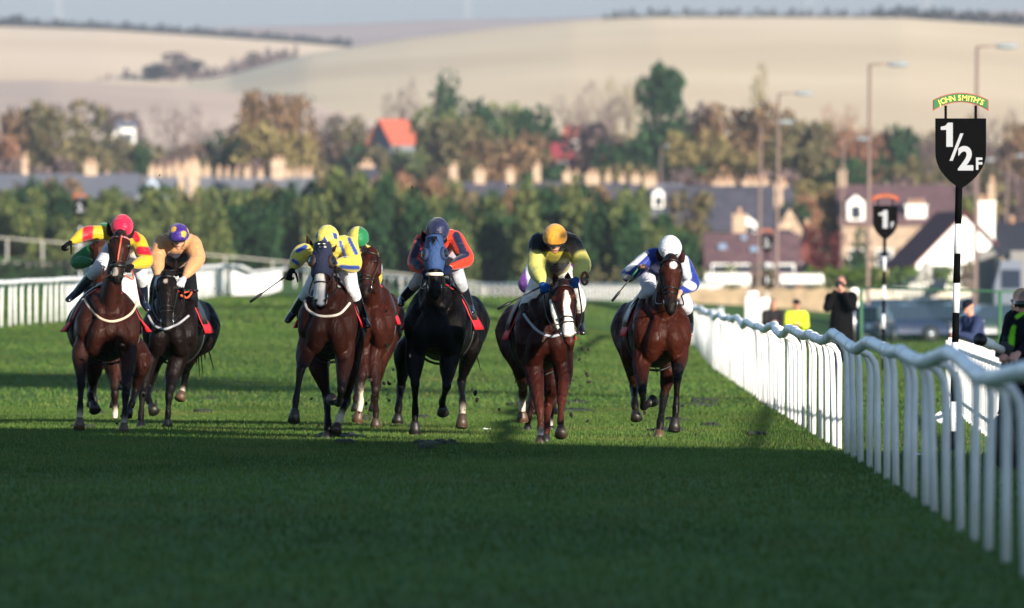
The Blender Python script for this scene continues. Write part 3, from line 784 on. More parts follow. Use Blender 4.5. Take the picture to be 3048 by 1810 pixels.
def letters(txt, size, m, parent, loc, name='lettering', ext=.004, off=.0, rx=R(90), rz=0, sx=1.0, shear=0.0):
    cu = bpy.data.curves.new('t', 'FONT'); cu.body = txt; cu.size = size; cu.extrude = ext; cu.offset = off; cu.align_x = 'CENTER'; cu.shear = shear
    cu.resolution_u = 4
    to = link(bpy.data.objects.new('t', cu)); dg = bpy.context.evaluated_depsgraph_get()
    me = bpy.data.meshes.new_from_object(to.evaluated_get(dg)); bpy.data.objects.remove(to)
    me.name = name; me.materials.clear(); me.materials.append(m)
    o = link(bpy.data.objects.new(name, me), parent, loc); o.rotation_euler = (rx, 0, rz); o.scale.x = sx
    return o
# ------------------------------------------------------------------ buildings
FD = F * 0.81988     # focal length in 2499-wide pixels
M_slate = mat('slate', hx('393944'), .8, .2, 1.2, col2=hx('4a4752'))
M_slate_d = mat('slate_dark', hx('1f2330'), .8, .18, 1.2)
M_slate_p = mat('tile_brown', hx('523c40'), .85, .2, 1.5, col2=hx('63494c'))
M_slate_g = mat('slate_grey', hx('63656e'), .8, .12, 1.2)
M_tile_r = mat('tile_red', hx('5c2a2c'), .85, .2, 1.5)
M_tile_o = mat('tile_orange', hx('a04e3c'), .85, .12, 1.2)
M_brick = mat('brick_red', hx('5e302c'), .9, .25, 2.5)
M_stone = mat('stone', hx('8c7a68'), .9, .2, 2.0, col2=hx('a08c78'))
M_stone_g = mat('stone_grey', hx('6a6e76'), .9, .2, 1.5)
M_harl = mat('white_harl', (.78, .76, .72), .85, .05, 2)
M_peach = mat('sandstone', hx('b09a84'), .9, .25, 2.5, col2=hx('8f7a68'))
M_glass = mat('window_glass', hx('28303c'), .1, spec=.8)
M_frame = mat('window_frame', (.7, .7, .68), .6)
M_pot = mat('chimney_pot', hx('a08068'), .8, .1, 4)
M_door = mat('door', hx('3a2a26'), .6)
def house(x0, x1, eave, ridge, d, label, wall=M_stone, roof=M_slate, orient='r', depth=9, chim=(), yaw=0, win=3, group='houses of the village behind the course', cm=M_peach, dorm=(), sky=(), over=.35, barge=None, wrow=2):
    s = FD / d; cx = ((x0 + x1) / 2 - 1250) / s; zg = gz(cx, d); Wd = (x1 - x0) / s
    ze, zr = HC - (eave - 722) / s - zg, HC - (ridge - 722) / s - zg
    root = empty('house', (cx, d, zg), label, 'house', group, R(yaw)); hw, hd = Wd / 2, depth / 2
    g = G()
    if orient == 'r':
        hw -= over
        g.prism([(-hd, -.5), (hd, -.5), (hd, ze), (0, zr - .12), (-hd, ze)], -hw, hw, axis='x')
    else:
        hw -= over
        g.prism([(-hw, -.5), (hw, -.5), (hw, ze), (0, zr - .12), (-hw, ze)], -hd, hd)
    g.build('wall', wall, root)
    g = G(); t = .14
    if orient == 'r':
        sl = (zr - ze) / hd; o = over
        for sg in (-1, 1):
            g.prism([(0, zr), (sg * (hd + o), ze - sl * o), (sg * (hd + o), ze - sl * o + t), (0, zr + t)], -hw - o, hw + o, axis='x')
        rp = g.build('roof', roof, root)
    else:
        sl = (zr - ze) / hw; o = over
        for sg in (-1, 1):
            g.prism([(0, zr), (sg * (hw + o), ze - sl * o), (sg * (hw + o), ze - sl * o + t), (0, zr + t)], -hd - o, hd + o)
        rp = g.build('roof', roof, root)
        if barge:
            g = G()
            for sg in (-1, 1): g.prism([(0, zr - .25), (sg * (hw + o), ze - sl * o - .25), (sg * (hw + o), ze - sl * o + t + .05), (0, zr + t + .05)], -hd - o - .08, -hd - o - .01)
            g.build('bargeboard', barge, root)
    for c in [(q[0] + .3 * math.sin(q[0]), q[1] + 3.5 * math.sin(q[0] * 1.7), q[2] * (.85 + .2 * math.sin(q[0] * .9)), *q[3:]) for q in chim]:      # (x, top row, width px[, y offset])
        lx = ((c[0] - 1250) / s - cx); wz = c[2] / s; top = HC - (c[1] - 722) / s - zg; ly = c[3] if len(c) > 3 else 0
        bot = zr - 1.2 - abs(ly) * .7
        g = G().box((lx, ly, (top - .35 + bot) / 2), (wz, min(wz, 1.1), top - .35 - bot)).box((lx, ly, top - .30), (wz * 1.14, min(wz, 1.1) * 1.14, .12))
        cp = g.build('chimney', c[4] if len(c) > 4 else cm, root)
        npot = max(1, int(wz / .45))
        for i in range(npot):
            g = G(); px_ = lx + (i - (npot - 1) / 2) * .42
            g.tube([(px_, ly, top - .25), (px_, ly, top + .18)], [.15, .12], 8); g.build('chimney_pot', M_pot, cp, True)
    fy = -hd if orient == 'r' else -hd
    for i in range(win):
        x = -hw + (i + .5) * 2 * hw / win
        for zz in ([1.3] if ze < 4 or wrow == 1 else [1.3, ze - 1.4]):
            g = G().box((x, fy - .02, zz), (1.15, .08, 1.35)); f_ = g.build('window', M_frame, root)
            G().box((x, fy - .075, zz + .3), (.95, .03, .55)).box((x, fy - .075, zz - .3), (.95, .03, .55)).build('pane', M_glass, f_)
    G().box((hw * .1, fy - .03, 1.0), (.95, .09, 2.0)).build('door', M_door, root)
    for q in dorm:      # (x, top row, bottom row, width px)
        lx = (q[0] - 1250) / s - cx; top = HC - (q[1] - 722) / s - zg; bt = HC - (q[2] - 722) / s - zg; w = q[3] / s / 2
        g = G().prism([(lx - w, bt), (lx + w, bt), (lx + w, top - w * .8), (lx, top), (lx - w, top - w * .8)], -hd - .2, 0)
        dp = g.build('dormer', M_harl, root)
        G().box((lx, -hd - .24, (bt + top - w) / 2), (w * 1.1, .05, (top - bt - w) * .75)).build('pane', M_glass, dp)
    for q in sky:
        lx = (q[0] - 1250) / s - cx; zz = HC - (q[1] - 722) / s - zg; tt = (zr - zz) / (zr - ze); yy = -hd * tt
        sl = math.atan2(zr - ze, hd); n_ = Vector((0, -math.sin(sl), math.cos(sl))); u = Vector((0, math.cos(sl), math.sin(sl)))
        c = Vector((lx, yy, zz + t)) + n_ * .12; w = q[2] / s / 2
        v = [c + Vector((a * w, 0, 0)) + u * b * w * 1.2 + n_ * k for k in (-.04, .04) for a, b in ((-1, -1), (1, -1), (1, 1), (-1, 1))]
        mesh('skylight', v, [(0, 3, 2, 1), (4, 5, 6, 7), (0, 1, 5, 4), (1, 2, 6, 5), (2, 3, 7, 6), (3, 0, 4, 7)], mat('skylight_glass', hx('9fb4cc'), .15, spec=1.0, metal=.3), rp)
    return root
# near right-hand village
house(2186, 2456, 642, 522, 600, 'white cottage gable with dark red tiles beside the half furlong post', M_harl, M_tile_r, 'g', 6.5, [(2380, 484, 52, -2.5, M_harl)], yaw=12, win=2, wrow=1)
house(1716, 1952, 668, 574, 615, 'low house with a purple-brown tiled roof, skylights and a white wall under it', M_stone, M_slate_p, 'r', 9, [(1806, 515, 50, 2, M_peach)], sky=[(1762, 612, 20), (1815, 590, 14), (1838, 618, 18)], win=4)
house(1925, 2012, 640, 560, 640, 'dark red brick house with small round-topped window', M_brick, M_brick, 'g', 9, [(1968, 540, 22, 0, M_brick)], win=1)
house(1848, 1935, 640, 566, 655, 'house with a navy slate roof between the brown roof and the brick house', M_stone_g, M_slate_d, 'r', 8, [], win=2)
house(1622, 1935, 560, 458, 745, 'large dark slate roofed house with sandstone gables on its ridge', M_slate_d, M_slate, 'r', 12, [(1768, 432, 50, 1.5), (1845, 430, 62, 1.5), (1912, 436, 26, 0)], win=5, dorm=[(1822, 530, 575, 40)])
house(1585, 1668, 520, 452, 780, 'white house with blue-grey dormer windows above the pines', M_harl, M_slate_g, 'r', 9, [(1587, 424, 30)], win=2, dorm=[(1606, 462, 508, 30), (1645, 462, 508, 26)])
house(2040, 2330, 545, 456, 720, 'wide brown-slate house with a white dormer and pale ridge', M_stone, M_slate_p, 'r', 11, [(2056, 404, 24, 0, M_stone), (2230, 490, 52, -4.5, M_harl)], dorm=[(2083, 478, 540, 42)], win=4)
house(1880, 1975, 560, 500, 700, 'small slate house with a cream front below the sandstone chimney', M_peach, M_slate_d, 'g', 9, [(1900, 436, 20)], win=1)
house(2420, 2520, 620, 548, 600, 'dark slate house with orange tiled porch at the right edge', M_stone, M_slate_d, 'r', 8, [(2420, 440, 26, 0, M_stone), (2470, 530, 16, 0, M_tile_o)], win=2)
# terrace in the middle
tx = [(1068, 1130, [(1108, 402, 30)], 'first'), (1132, 1216, [(1172, 406, 36)], ''), (1218, 1284, [(1246, 408, 24)], ''), (1286, 1352, [(1311, 400, 28)], ''), (1354, 1425, [(1386, 414, 30), (1408, 418, 16)], ''), (1427, 1500, [(1446, 414, 34), (1484, 420, 20)], ''), (1502, 1572, [(1520, 422, 22), (1552, 424, 22)], '')]
tl = ['slate terrace house with a tall cream chimney at the left end of the middle row', 'slate terrace house with a wide cream chimney and skylit roof', 'slate terrace house with one thin cream chimney', 'slate terrace house whose chimney carries a tall pot', 'slate terrace house with two short peach chimneys', 'slate terrace house with a broad pale chimney stack', 'slate terrace house with twin chimneys at the right end of the middle row']
for (a, b, ch, _), l_ in zip(tx, tl):
    house(a, b, 522, 446, 860, l_, M_stone, M_slate, 'r', 9, ch, win=2, over=.02, group='terrace houses in the middle of the village')
house(1080, 1165, 510, 470, 800, 'house with a pale gable dormer in front of the terrace', M_stone_g, M_slate_d, 'g', 8, [(1128, 520, 34, -4.5, M_peach)], win=1, barge=M_frame)
house(880, 925, 440, 410, 900, 'house showing only its bright cream chimney above the pines', M_stone, M_slate, 'r', 8, [(896, 392, 34, 0, M_peach)], win=1)
# left village
house(-60, 345, 492, 428, 800, 'long low grey-roofed building at the left edge', M_stone_g, M_slate_g, 'r', 14, [(62, 380, 20), (222, 390, 46), (160, 424, 18), (262, 424, 18)], win=8)
house(318, 440, 505, 440, 760, 'dark chalet-roofed house with pale bargeboards', M_slate_d, M_slate_d, 'g', 9, [(470, 380, 24, 4), (440, 404, 18, 4)], win=2, barge=mat('bargeboard', hx('9aa6b8'), .7))
house(350, 520, 490, 432, 900, 'terrace with a crowded row of cream chimneys on the left', M_peach, M_slate_g, 'r', 9, [(372, 404, 16), (392, 402, 14), (414, 400, 14), (432, 396, 16), (458, 392, 20), (484, 402, 18), (505, 404, 16)], win=3)
house(522, 660, 492, 436, 905, 'terrace with small chimneys and a white gable end', M_peach, M_slate_g, 'r', 9, [(535, 410, 14), (556, 408, 14), (578, 410, 14), (604, 404, 20), (636, 410, 14)], win=3)
house(586, 634, 492, 452, 850, 'small bright white gable above the pines', M_harl, M_slate_g, 'g', 7, [], win=1)
house(664, 770, 492, 434, 895, 'sandstone house with a stepped chimney stack on the left', M_peach, M_slate_g, 'r', 9, [(680, 384, 34), (706, 410, 14), (724, 412, 14), (742, 412, 14), (757, 414, 12)], win=3)
house(672, 716, 492, 456, 845, 'small white cottage end above the pines', M_harl, M_slate_g, 'g', 7, [], win=1)
# further up the slope
house(914, 1004, 346, 294, 1165, 'barn with a bright orange-red tiled roof and grey gable on the slope', M_stone_g, M_tile_o, 'r', 4.2, [], win=0, yaw=38)
house(285, 335, 312, 296, 1400, 'distant white farmhouse with a pale roof on the left slope', M_harl, M_slate_g, 'r', 9, [(312, 288, 12, 0, M_harl)], win=2, group='distant farm buildings')
house(272, 306, 335, 312, 1380, 'distant small white outbuilding below the farmhouse', M_harl, M_slate_g, 'g', 8, [], win=1, group='distant farm buildings')
house(1345, 1402, 380, 352, 1130, 'house with a crimson roof among the dark trees', M_brick, mat('tile_crimson', hx('96303a'), .8, .1, 2), 'r', 8, [], win=1)
house(1375, 1420, 330, 308, 1180, 'house with a salmon-red roof among the dark trees', M_brick, mat('tile_salmon', hx('b8604e'), .8, .1, 2), 'r', 8, [], win=1)
def wall_run(x0, x1, top, d, h, m, label, th=.4):
    s = FD / d; X0, X1 = (x0 - 1250) / s, (x1 - 1250) / s; zt = HC - (top - 722) / s
    g = G(); n = 30
    for i in range(n):
        a = X0 + (X1 - X0) * i / n; b = X0 + (X1 - X0) * (i + 1) / n; q = .06 * math.sin(i * 2.1)
        g.box(((a + b) / 2, 0, zt - h / 2 + q), (abs(b - a) * 1.002, th, h + .0))
    return tag(g.build('stone_wall', m, loc=(0, d, 0)), label, 'wall')
wall_run(1600, 2080, 704, 470, 1.6, mat('rubble_pale', hx('8e7c64'), .95, .25, 1.0), 'long low wall of pale rough stone behind the black-coated photographer')
wall_run(1722, 1832, 668, 520, .5, M_harl, 'short white rendered wall under the purple-brown roof')
wall_run(1905, 2010, 670, 522, .45, M_harl, 'short white rendered wall under the brick house')
wall_run(2085, 2370, 706, 446, 1.9, mat('rubble_grey', hx('c2b6a4'), .95, .3, 2.0), 'pale rubble wall behind the parked cars')
# grandstand added unseen on the right, roof edge shaped to shade the near turf
def shade_grandstand():
    root = empty('shade_grandstand', (0, 0, 0), 'unseen stand added beside the track, its roof shaped to shade the near turf', 'shade_grandstand')
    mc = mat('concrete', hx('8a8a88'), .9, .15, 1); mk = mat('cladding', hx('9a9ea2'), .7, .1, 1); k = 11.9 / math.tan(SUN_E); dx, dy = k * math.sin(SUN_A), k * math.cos(SUN_A)
    xa, ya, xb, yb = -6.6 + dx, 108.5 - dy, 5.2 + dx, 91 - dy  # roof corners traced back along the sun from the wanted shade edge
    G().prism([(xa, -110)] + [(xa + (xb - xa) * i / 12, ya + (yb - ya) * i / 12 + (0, -.8, -.2, -1.4, -.3, -1, -.4)[i % 7]) for i in range(13)] + [(xb, -110)], 11.3, 12.0, axis='z').build('shade_canopy', mat('shade_canopy', hx('c0c4c8'), .6, .1, 1), root)
    g = G()
    for i in range(8): g.box((xa + 1.5 + i * 1.1, -52, (.5 + i * .55) / 2), (1.1, 112, .5 + i * .55))
    g.build('terrace', mc, root)
    G().box((xb - .3, -52, 5.64), (.4, 114, 11.28)).build('rear_wall', mk, root)
    for i in range(9): G().tube([(xa + .4, -105 + i * 15.5, 0), (xa + .4, -105 + i * 15.5, 11.28)], .2, 10).build('column', M_steel, root, True)
shade_grandstand()
# ------------------------------------------------------------------ trees
def leafmat(name, cols, trans=.25, mul=.62):
    m = bpy.data.materials.new(name); m.use_nodes = True; n, l = m.node_tree.nodes, m.node_tree.links; b = n['Principled BSDF']
    b.inputs['Roughness'].default_value = .75; b.inputs['Specular IOR Level'].default_value = .15
    g = n.new('ShaderNodeNewGeometry'); r = n.new('ShaderNodeValToRGB'); e = r.color_ramp.elements
    while len(e) < len(cols): e.new(.5)
    for i, c in enumerate(cols): e[i].position = i / max(1, len(cols) - 1); e[i].color = (*[v * mul for v in hx(c)], 1)
    l.new(g.outputs['Random Per Island'], r.inputs[0]); l.new(r.outputs[0], b.inputs['Base Color'])
    tr = n.new('ShaderNodeBsdfTranslucent'); mx = n.new('ShaderNodeMixShader'); mx.inputs[0].default_value = trans
    l.new(r.outputs[0], tr.inputs[0]); l.new(b.outputs[0], mx.inputs[1]); l.new(tr.outputs[0], mx.inputs[2]); l.new(mx.outputs[0], n['Material Output'].inputs[0])
    return m
LM = dict(pine=leafmat('leaf_pine', ['34452e', '4c5c36', '667040', '80844c'], mul=.85),
          dark=leafmat('leaf_dark', ['1e3626', '2f5034', '476a3e']),
          brown=leafmat('leaf_brown', ['54453a', '7a6048', '8e7154', '64583f'], mul=.82),
          olive=leafmat('leaf_olive', ['4a4a38', '646042', '7c7250', '6a5a44'], mul=.82),
          gold=leafmat('leaf_gold', ['625a3a', '80744a', '988a5a', '726444'], mul=.82),
          purple=leafmat('leaf_purple', ['54484e', '70605f', '806c68', '625456'], mul=.82),
          pink=leafmat('leaf_pink', ['8c6654', 'a47a66', '84644f', 'a07252'], mul=.82),
          red=leafmat('leaf_red', ['643036', '7c4242', '502c30']),
          pale=leafmat('leaf_pale', ['a09468', 'b8aa80', '8c8258']),
          hedge=leafmat('leaf_hedge', ['3c5424', '5a7430', '78903c']),
          far=leafmat('leaf_far', ['1e2424', '2a322e', '38392f'], mul=.5))
M_bark = mat('bark', hx('4a3c32'), .95, .3, 6)
rt_ = np.random.default_rng(11)
def crown_unit(kind, seed, n=1500, leaf=.034):
    """leaf clumps in a unit tree: height 0..1, width about 1"""
    r = np.random.default_rng(seed); lobes = []
    if kind == 'round':
        for i in range(13):
            a, q = r.random() * 6.28, math.sqrt(r.random()) * .33; h = .38 + .47 * r.random()
            q *= math.sqrt(max(.1, 1 - ((h - .58) / .36) ** 2)); lobes.append((q * math.cos(a), q * math.sin(a), h, .13 + .07 * r.random(), .8))
    elif kind == 'cone':
        for i in range(16):
            h = .15 + .8 * (i / 15); q = (1 - h) * .36 * r.random(); a = r.random() * 6.28
            lobes.append((q * math.cos(a), q * math.sin(a), h, .07 + .27 * (1 - h) ** .5 + .04 * r.random(), .7))
    elif kind == 'pine':
        for i in range(6):
            a = r.random() * 6.28; lobes.append((.24 * math.cos(a), .24 * math.sin(a), .76 + .14 * r.random(), .19, .45))
        for i in range(3):
            a = r.random() * 6.28; lobes.append((.26 * math.cos(a), .26 * math.sin(a), .52 + .1 * r.random(), .12, .5))
    elif kind == 'bush':
        for i in range(12):
            a, q = r.random() * 6.28, math.sqrt(r.random()) * .34; h = .12 + .7 * r.random(); q *= (1.15 - h)
            lobes.append((q * math.cos(a), q * math.sin(a), h, .15 + .08 * r.random(), 1))
    elif kind == 'bare':
        for i in range(16):
            a, q = r.random() * 6.28, math.sqrt(r.random()) * .36; h = .4 + .5 * r.random()
            lobes.append((q * math.cos(a), q * math.sin(a), h, .12, .9))
    elif kind == 'poplar':
        for i in range(12):
            a, q = r.random() * 6.28, r.random() * .2; h = .25 + .68 * r.random(); lobes.append((q * math.cos(a), q * math.sin(a), h, .13, 1.2))
    L = np.array(lobes); wts = L[:, 3] ** 2; wts /= wts.sum(); k = r.choice(len(L), n, p=wts)
    v = r.normal(size=(n, 3)); v /= np.linalg.norm(v, axis=1)[:, None]; rad = L[k, 3] * (.55 + .5 * r.random(n) ** .6) * (1 + .25 * np.sin(v[:, 0] * 9 + k) * np.sin(v[:, 2] * 7))
    c = L[k, :3] + v * rad[:, None] * np.stack([np.ones(n), np.ones(n), L[k, 4]], 1)
    c[:, 2] = np.clip(c[:, 2], .02, 1.02)
    s = leaf * (.6 + .8 * r.random(n)); 
    a = r.normal(size=(n, 3)) + v * .0; a /= np.linalg.norm(a, axis=1)[:, None]; b = np.cross(a, r.normal(size=(n, 3))); b /= np.linalg.norm(b, axis=1)[:, None]
    a *= s[:, None]; b *= (s * .7)[:, None]
    if kind == 'bare': a *= 1.5; b *= .10 / .7
    if kind == 'poplar': b *= .4
    V = np.stack([c - a, c - b * .9, c + a, c + b], 1).reshape(-1, 3)
    return V, L
UN = {}
def crown_mesh(kind, mk, var, n, leaf):
    key = (kind, mk, var, n)
    if key not in UN:
        V, L = crown_unit(kind, hash((kind, var)) % 1000 if False else (sum(map(ord, kind)) * 7 + var * 13), n, leaf)
        o = npmesh('crown', V, np.arange(len(V)).reshape(-1, 4), LM[mk]); UN[key] = (o.data, L); bpy.data.objects.remove(o)
    return UN[key]
tr_n = [0]
def tree(cx, top, w, d, kind, mk, label, cat='tree', group='trees of the village and slopes', n=1300, leaf=.034, base=None, name=None, xy=None, h=None, trunk=True):
    s = FD / d
    if xy: X, Y = xy; zg = gz(X, Y); H = h; Wm = w
    else:
        X = (cx - 1250) / s; Y = d; zg = gz(X, d) if base is None else HC - (base - 722) / s
        H = (HC - (top - 722) / s - zg) * (1.0 if kind in ('cone', 'poplar', 'pine') else 1.08); Wm = w / s * (1.5 if kind == 'cone' else 1.38 if kind == 'round' else 1.15)
    var = tr_n[0] % 3; tr_n[0] += 1
    me, L = crown_mesh(kind, mk, var, n, leaf)
    root = empty(name or {'cone': 'conifer', 'pine': 'pine_tree', 'bush': 'shrub', 'bare': 'bare_tree'}.get(kind, 'tree'), (X, Y, zg - .1), label, cat, group)
    o = link(bpy.data.objects.new('crown', me), root); o.scale = (Wm, Wm, H); o.rotation_euler.z = tr_n[0] * 1.9
    if trunk:
        key = ('trunk', kind, var)
        if key not in UN:
            g = G(); g.tube([(0, 0, 0), (.01, 0, .25), (0, .01, .5), (.01, 0, .8)], [.035, .025, .018, .006], 7)
            for q in L[:8]:
                g.tube([(0, 0, max(.12, q[2] - .3)), (q[0] * .5, q[1] * .5, q[2] - .12), tuple(q[:3])], [.012, .008, .003], 5)
            oo = g.build('trunk', M_bark); UN[key] = (oo.data, None); bpy.data.objects.remove(oo)
        t = link(bpy.data.objects.new('trunk', UN[key][0]), root); t.scale = (Wm, Wm, H); t.rotation_euler.z = tr_n[0] * 1.9
    return root
PL = 'green windswept pine in the thick belt behind the rails'
GP = 'pines of the belt behind the course'
rr_ = random.Random(4)
topL = [(-60, 470), (0, 474), (60, 468), (160, 486), (260, 472), (330, 492), (420, 474), (480, 458), (560, 484), (640, 474), (700, 482), (780, 444), (860, 430), (930, 424), (1000, 444), (1060, 474), (1110, 505)]
topR = [(1170, 500), (1250, 476), (1330, 470), (1400, 474), (1480, 484), (1540, 490), (1600, 522), (1660, 552), (1710, 585)]
for prof, x0, x1, st in ((topL, -40, 1115, 44), (topR, 1180, 1710, 42)):
    x = x0
    while x < x1:
        for row, d in ((0, 645), (1, 618)):
            xx = x + rr_.uniform(-12, 12) + row * 22; tp = lerpc(xx, prof) + row * 34 + rr_.uniform(-20, 10)
            if xx < x1 + 20: tree(xx, tp, rr_.uniform(95, 135), d + rr_.uniform(-6, 6), 'bush', 'pine' if rr_.random() < .7 else 'dark', PL, 'pine tree', GP, 1700, .045, name='pine_tree')
        x += st
TL = [
 (915, 350, 80, 1100, 'round', 'olive', 'small olive tree at the left foot of the orange-roofed barn'),
 (985, 362, 80, 1095, 'round', 'pine', 'small green tree at the right foot of the orange-roofed barn'),  # cx, top, width, d, kind, leaves, label
 (150, 246, 215, 1150, 'round', 'olive', 'broad brown-green tree at the left behind the grey-roofed building'),
 (62, 262, 150, 1180, 'round', 'brown', 'brown tree at the far left in front of the ploughed slope'),
 (8, 330, 90, 1120, 'round', 'pink', 'orange-brown tree cut by the left edge of the photo'),
 (350, 345, 80, 1000, 'cone', 'dark', 'small dark conifer left of the crowded chimneys'),
 (290, 258, 110, 1420, 'round', 'purple', 'grey-purple tree behind the distant farmhouse'),
 (430, 268, 120, 1250, 'bare', 'purple', 'bare purplish tree right of the distant farmhouse'),
 (500, 300, 120, 1230, 'bare', 'purple', 'bare purplish tree left of the twin brown crowns'),
 (560, 322, 110, 1020, 'round', 'dark', 'dark green tree at the foot of the twin brown crowns'),
 (622, 224, 125, 1050, 'round', 'brown', 'large rust-brown tree, left one of the twin crowns'),
 (722, 232, 120, 1060, 'round', 'brown', 'large rust-brown tree, right one of the twin crowns'),
 (672, 300, 190, 1010, 'round', 'gold', 'golden-brown tree spreading below the twin crowns'),
 (812, 290, 120, 1150, 'bare', 'purple', 'bare taupe tree right of the twin brown crowns'),
 (850, 282, 110, 1200, 'round', 'olive', 'olive-brown tree left of the orange-roofed barn'),
 (975, 214, 110, 1220, 'bare', 'purple', 'bare purplish tree just above the orange-roofed barn'),
 (1092, 178, 120, 1130, 'cone', 'dark', 'tall dark green conifer right of the orange-roofed barn'),
 (1070, 262, 120, 1110, 'round', 'pine', 'mid green tree touching the orange barn roof'),
 (1150, 240, 150, 1125, 'round', 'dark', 'deep green tree right of the tall conifer'),
 (1115, 290, 190, 1080, 'round', 'olive', 'wide olive tree below the tall conifer'),
 (1225, 252, 130, 1160, 'round', 'pine', 'green tree between the tall conifer and the dark clump'),
 (1240, 320, 210, 1040, 'round', 'brown', 'broad tan autumn tree above the middle terrace'),
 (1305, 262, 110, 1140, 'round', 'dark', 'blue-green tree left of the bare crowns'),
 (1385, 240, 120, 1180, 'bare', 'purple', 'bare brown tree above the crimson roof'),
 (1465, 222, 150, 1200, 'bare', 'purple', 'wide bare tree with open crown against the stubble'),
 (1530, 206, 110, 1230, 'bare', 'pale', 'thin pale bare tree left of the tall pine'),
 (1440, 300, 190, 1090, 'round', 'purple', 'dark plum-coloured tree right of the crimson roof'),
 (1525, 330, 150, 1060, 'round', 'dark', 'dark tree below the open bare crown'),
 (1607, 140, 120, 1080, 'pine', 'dark', 'tallest pine with a round tufted top above the village'),
 (1630, 212, 165, 1060, 'cone', 'dark', 'broad dark conifer at the foot of the tallest pine'),
 (1700, 255, 120, 1120, 'round', 'purple', 'brown tree right of the tallest pine'),
 (1770, 258, 150, 1100, 'round', 'brown', 'russet tree left of the pale poplar'),
 (1862, 154, 95, 1200, 'poplar', 'pale', 'pale yellowish poplar standing above the other trees'),
 (1875, 248, 150, 1100, 'round', 'brown', 'brown tree at the foot of the pale poplar'),
 (1960, 290, 160, 1080, 'round', 'olive', 'olive tree right of the pale poplar'),
 (1690, 320, 170, 1010, 'round', 'gold', 'golden tree above the large dark slate roof'),
 (1800, 345, 190, 1000, 'round', 'gold', 'wide golden-olive tree behind the lamp posts'),
 (1950, 360, 190, 990, 'round', 'olive', 'olive-gold tree right of the paired lamp posts'),
 (2062, 262, 130, 1150, 'bare', 'pink', 'pinkish bare tree left of the tall lamp post'),
 (2110, 310, 120, 1080, 'round', 'pink', 'orange-pink tree behind the tall lamp post'),
 (2192, 308, 100, 1060, 'round', 'dark', 'dark green tree left of the half furlong board'),
 (2262, 330, 130, 1100, 'bare', 'purple', 'bare plum tree just left of the half furlong board'),
 (2340, 300, 130, 1120, 'bare', 'pale', 'bare taupe tree behind the half furlong board'),
 (2430, 285, 140, 1100, 'bare', 'purple', 'bare brown tree right of the half furlong board'),
 (2495, 300, 120, 1080, 'round', 'brown', 'brown tree at the right edge of the photo'),
 (2400, 400, 170, 1000, 'round', 'purple', 'dull brown tree low behind the half furlong pole'),
 (2260, 410, 170, 1000, 'round', 'olive', 'dull olive tree above the wide brown-slate house'),
 (2000, 440, 130, 900, 'round', 'gold', 'golden-brown tree between the two slate houses'),
 (1965, 470, 90, 800, 'round', 'pink', 'orange shrubby tree left of the white dormer house'),
 (2095, 548, 110, 590, 'bush', 'dark', 'dark green bushy tree behind the one furlong post'),
 (2020, 560, 100, 620, 'round', 'red', 'dark red-leaved tree beside the brick house'),
 (965, 412, 110, 700, 'round', 'pink', 'rusty shrub rising out of the pine belt'),
 (1045, 440, 90, 700, 'round', 'pink', 'smaller rusty shrub at the right end of the pine belt'),
 (1420, 450, 170, 760, 'round', 'brown', 'tawny tree below the middle terrace'),
 (1290, 470, 120, 780, 'round', 'olive', 'olive tree below the middle terrace'),
 (1780, 640, 90, 560, 'bush', 'hedge', 'green-brown bush under the purple-brown roof'),
 (1875, 655, 100, 560, 'bush', 'olive', 'olive bush at the foot of the two furlong board'),
 (1700, 650, 80, 560, 'bush', 'dark', 'dark bush at the right end of the pine belt'),
 (1350, 650, 120, 560, 'bush', 'olive', 'yellowish bush at the foot of the right pines'),
]
for q in TL:
    tree(*q[:6], q[6], cat='bush' if q[4] == 'bush' else 'tree', n=1000 if q[4] == 'bare' else 1500)
# more crowns filling the slope behind, one of a kind each
for i in range(60):
    cx = -30 + i * 43 + rr_.uniform(-20, 20); mk = rr_.choice(['purple', 'brown', 'olive', 'dark', 'purple', 'olive'])
    tree(cx, rr_.uniform(300, 372) + (25 if cx < 600 else 0), rr_.uniform(120, 200), rr_.uniform(1180, 1330), 'round', mk, 'indistinct autumn tree in the wooded slope behind the village', group='trees massed on the slope behind the village', n=800, leaf=.045)
for i in range(40):
    cx = 10 + i * 63 + rr_.uniform(-30, 30)
    tree(cx, rr_.uniform(385, 440), rr_.uniform(90, 160), rr_.uniform(930, 990), 'round', rr_.choice(['purple', 'olive', 'dark', 'brown']), 'indistinct garden tree between the village roofs', group='garden trees between the village roofs', n=700, leaf=.05)
for i, x in enumerate((30, 90, 140, 250, 300, 380, 470, 560, 640, 740, 1040, 1090, 1135, 1210, 1260, 1300, 1370, 1420, 1450, 1540, 1700, 1940, 2030, 2350)):
    tree(x + rr_.uniform(-15, 15), rr_.uniform(432, 478), rr_.uniform(60, 115), rr_.uniform(690, 735), 'round', ['olive', 'dark', 'brown', 'pine'][i % 4], 'small garden tree standing in front of the village roofs', group='garden trees in front of the village roofs', n=800, leaf=.05)
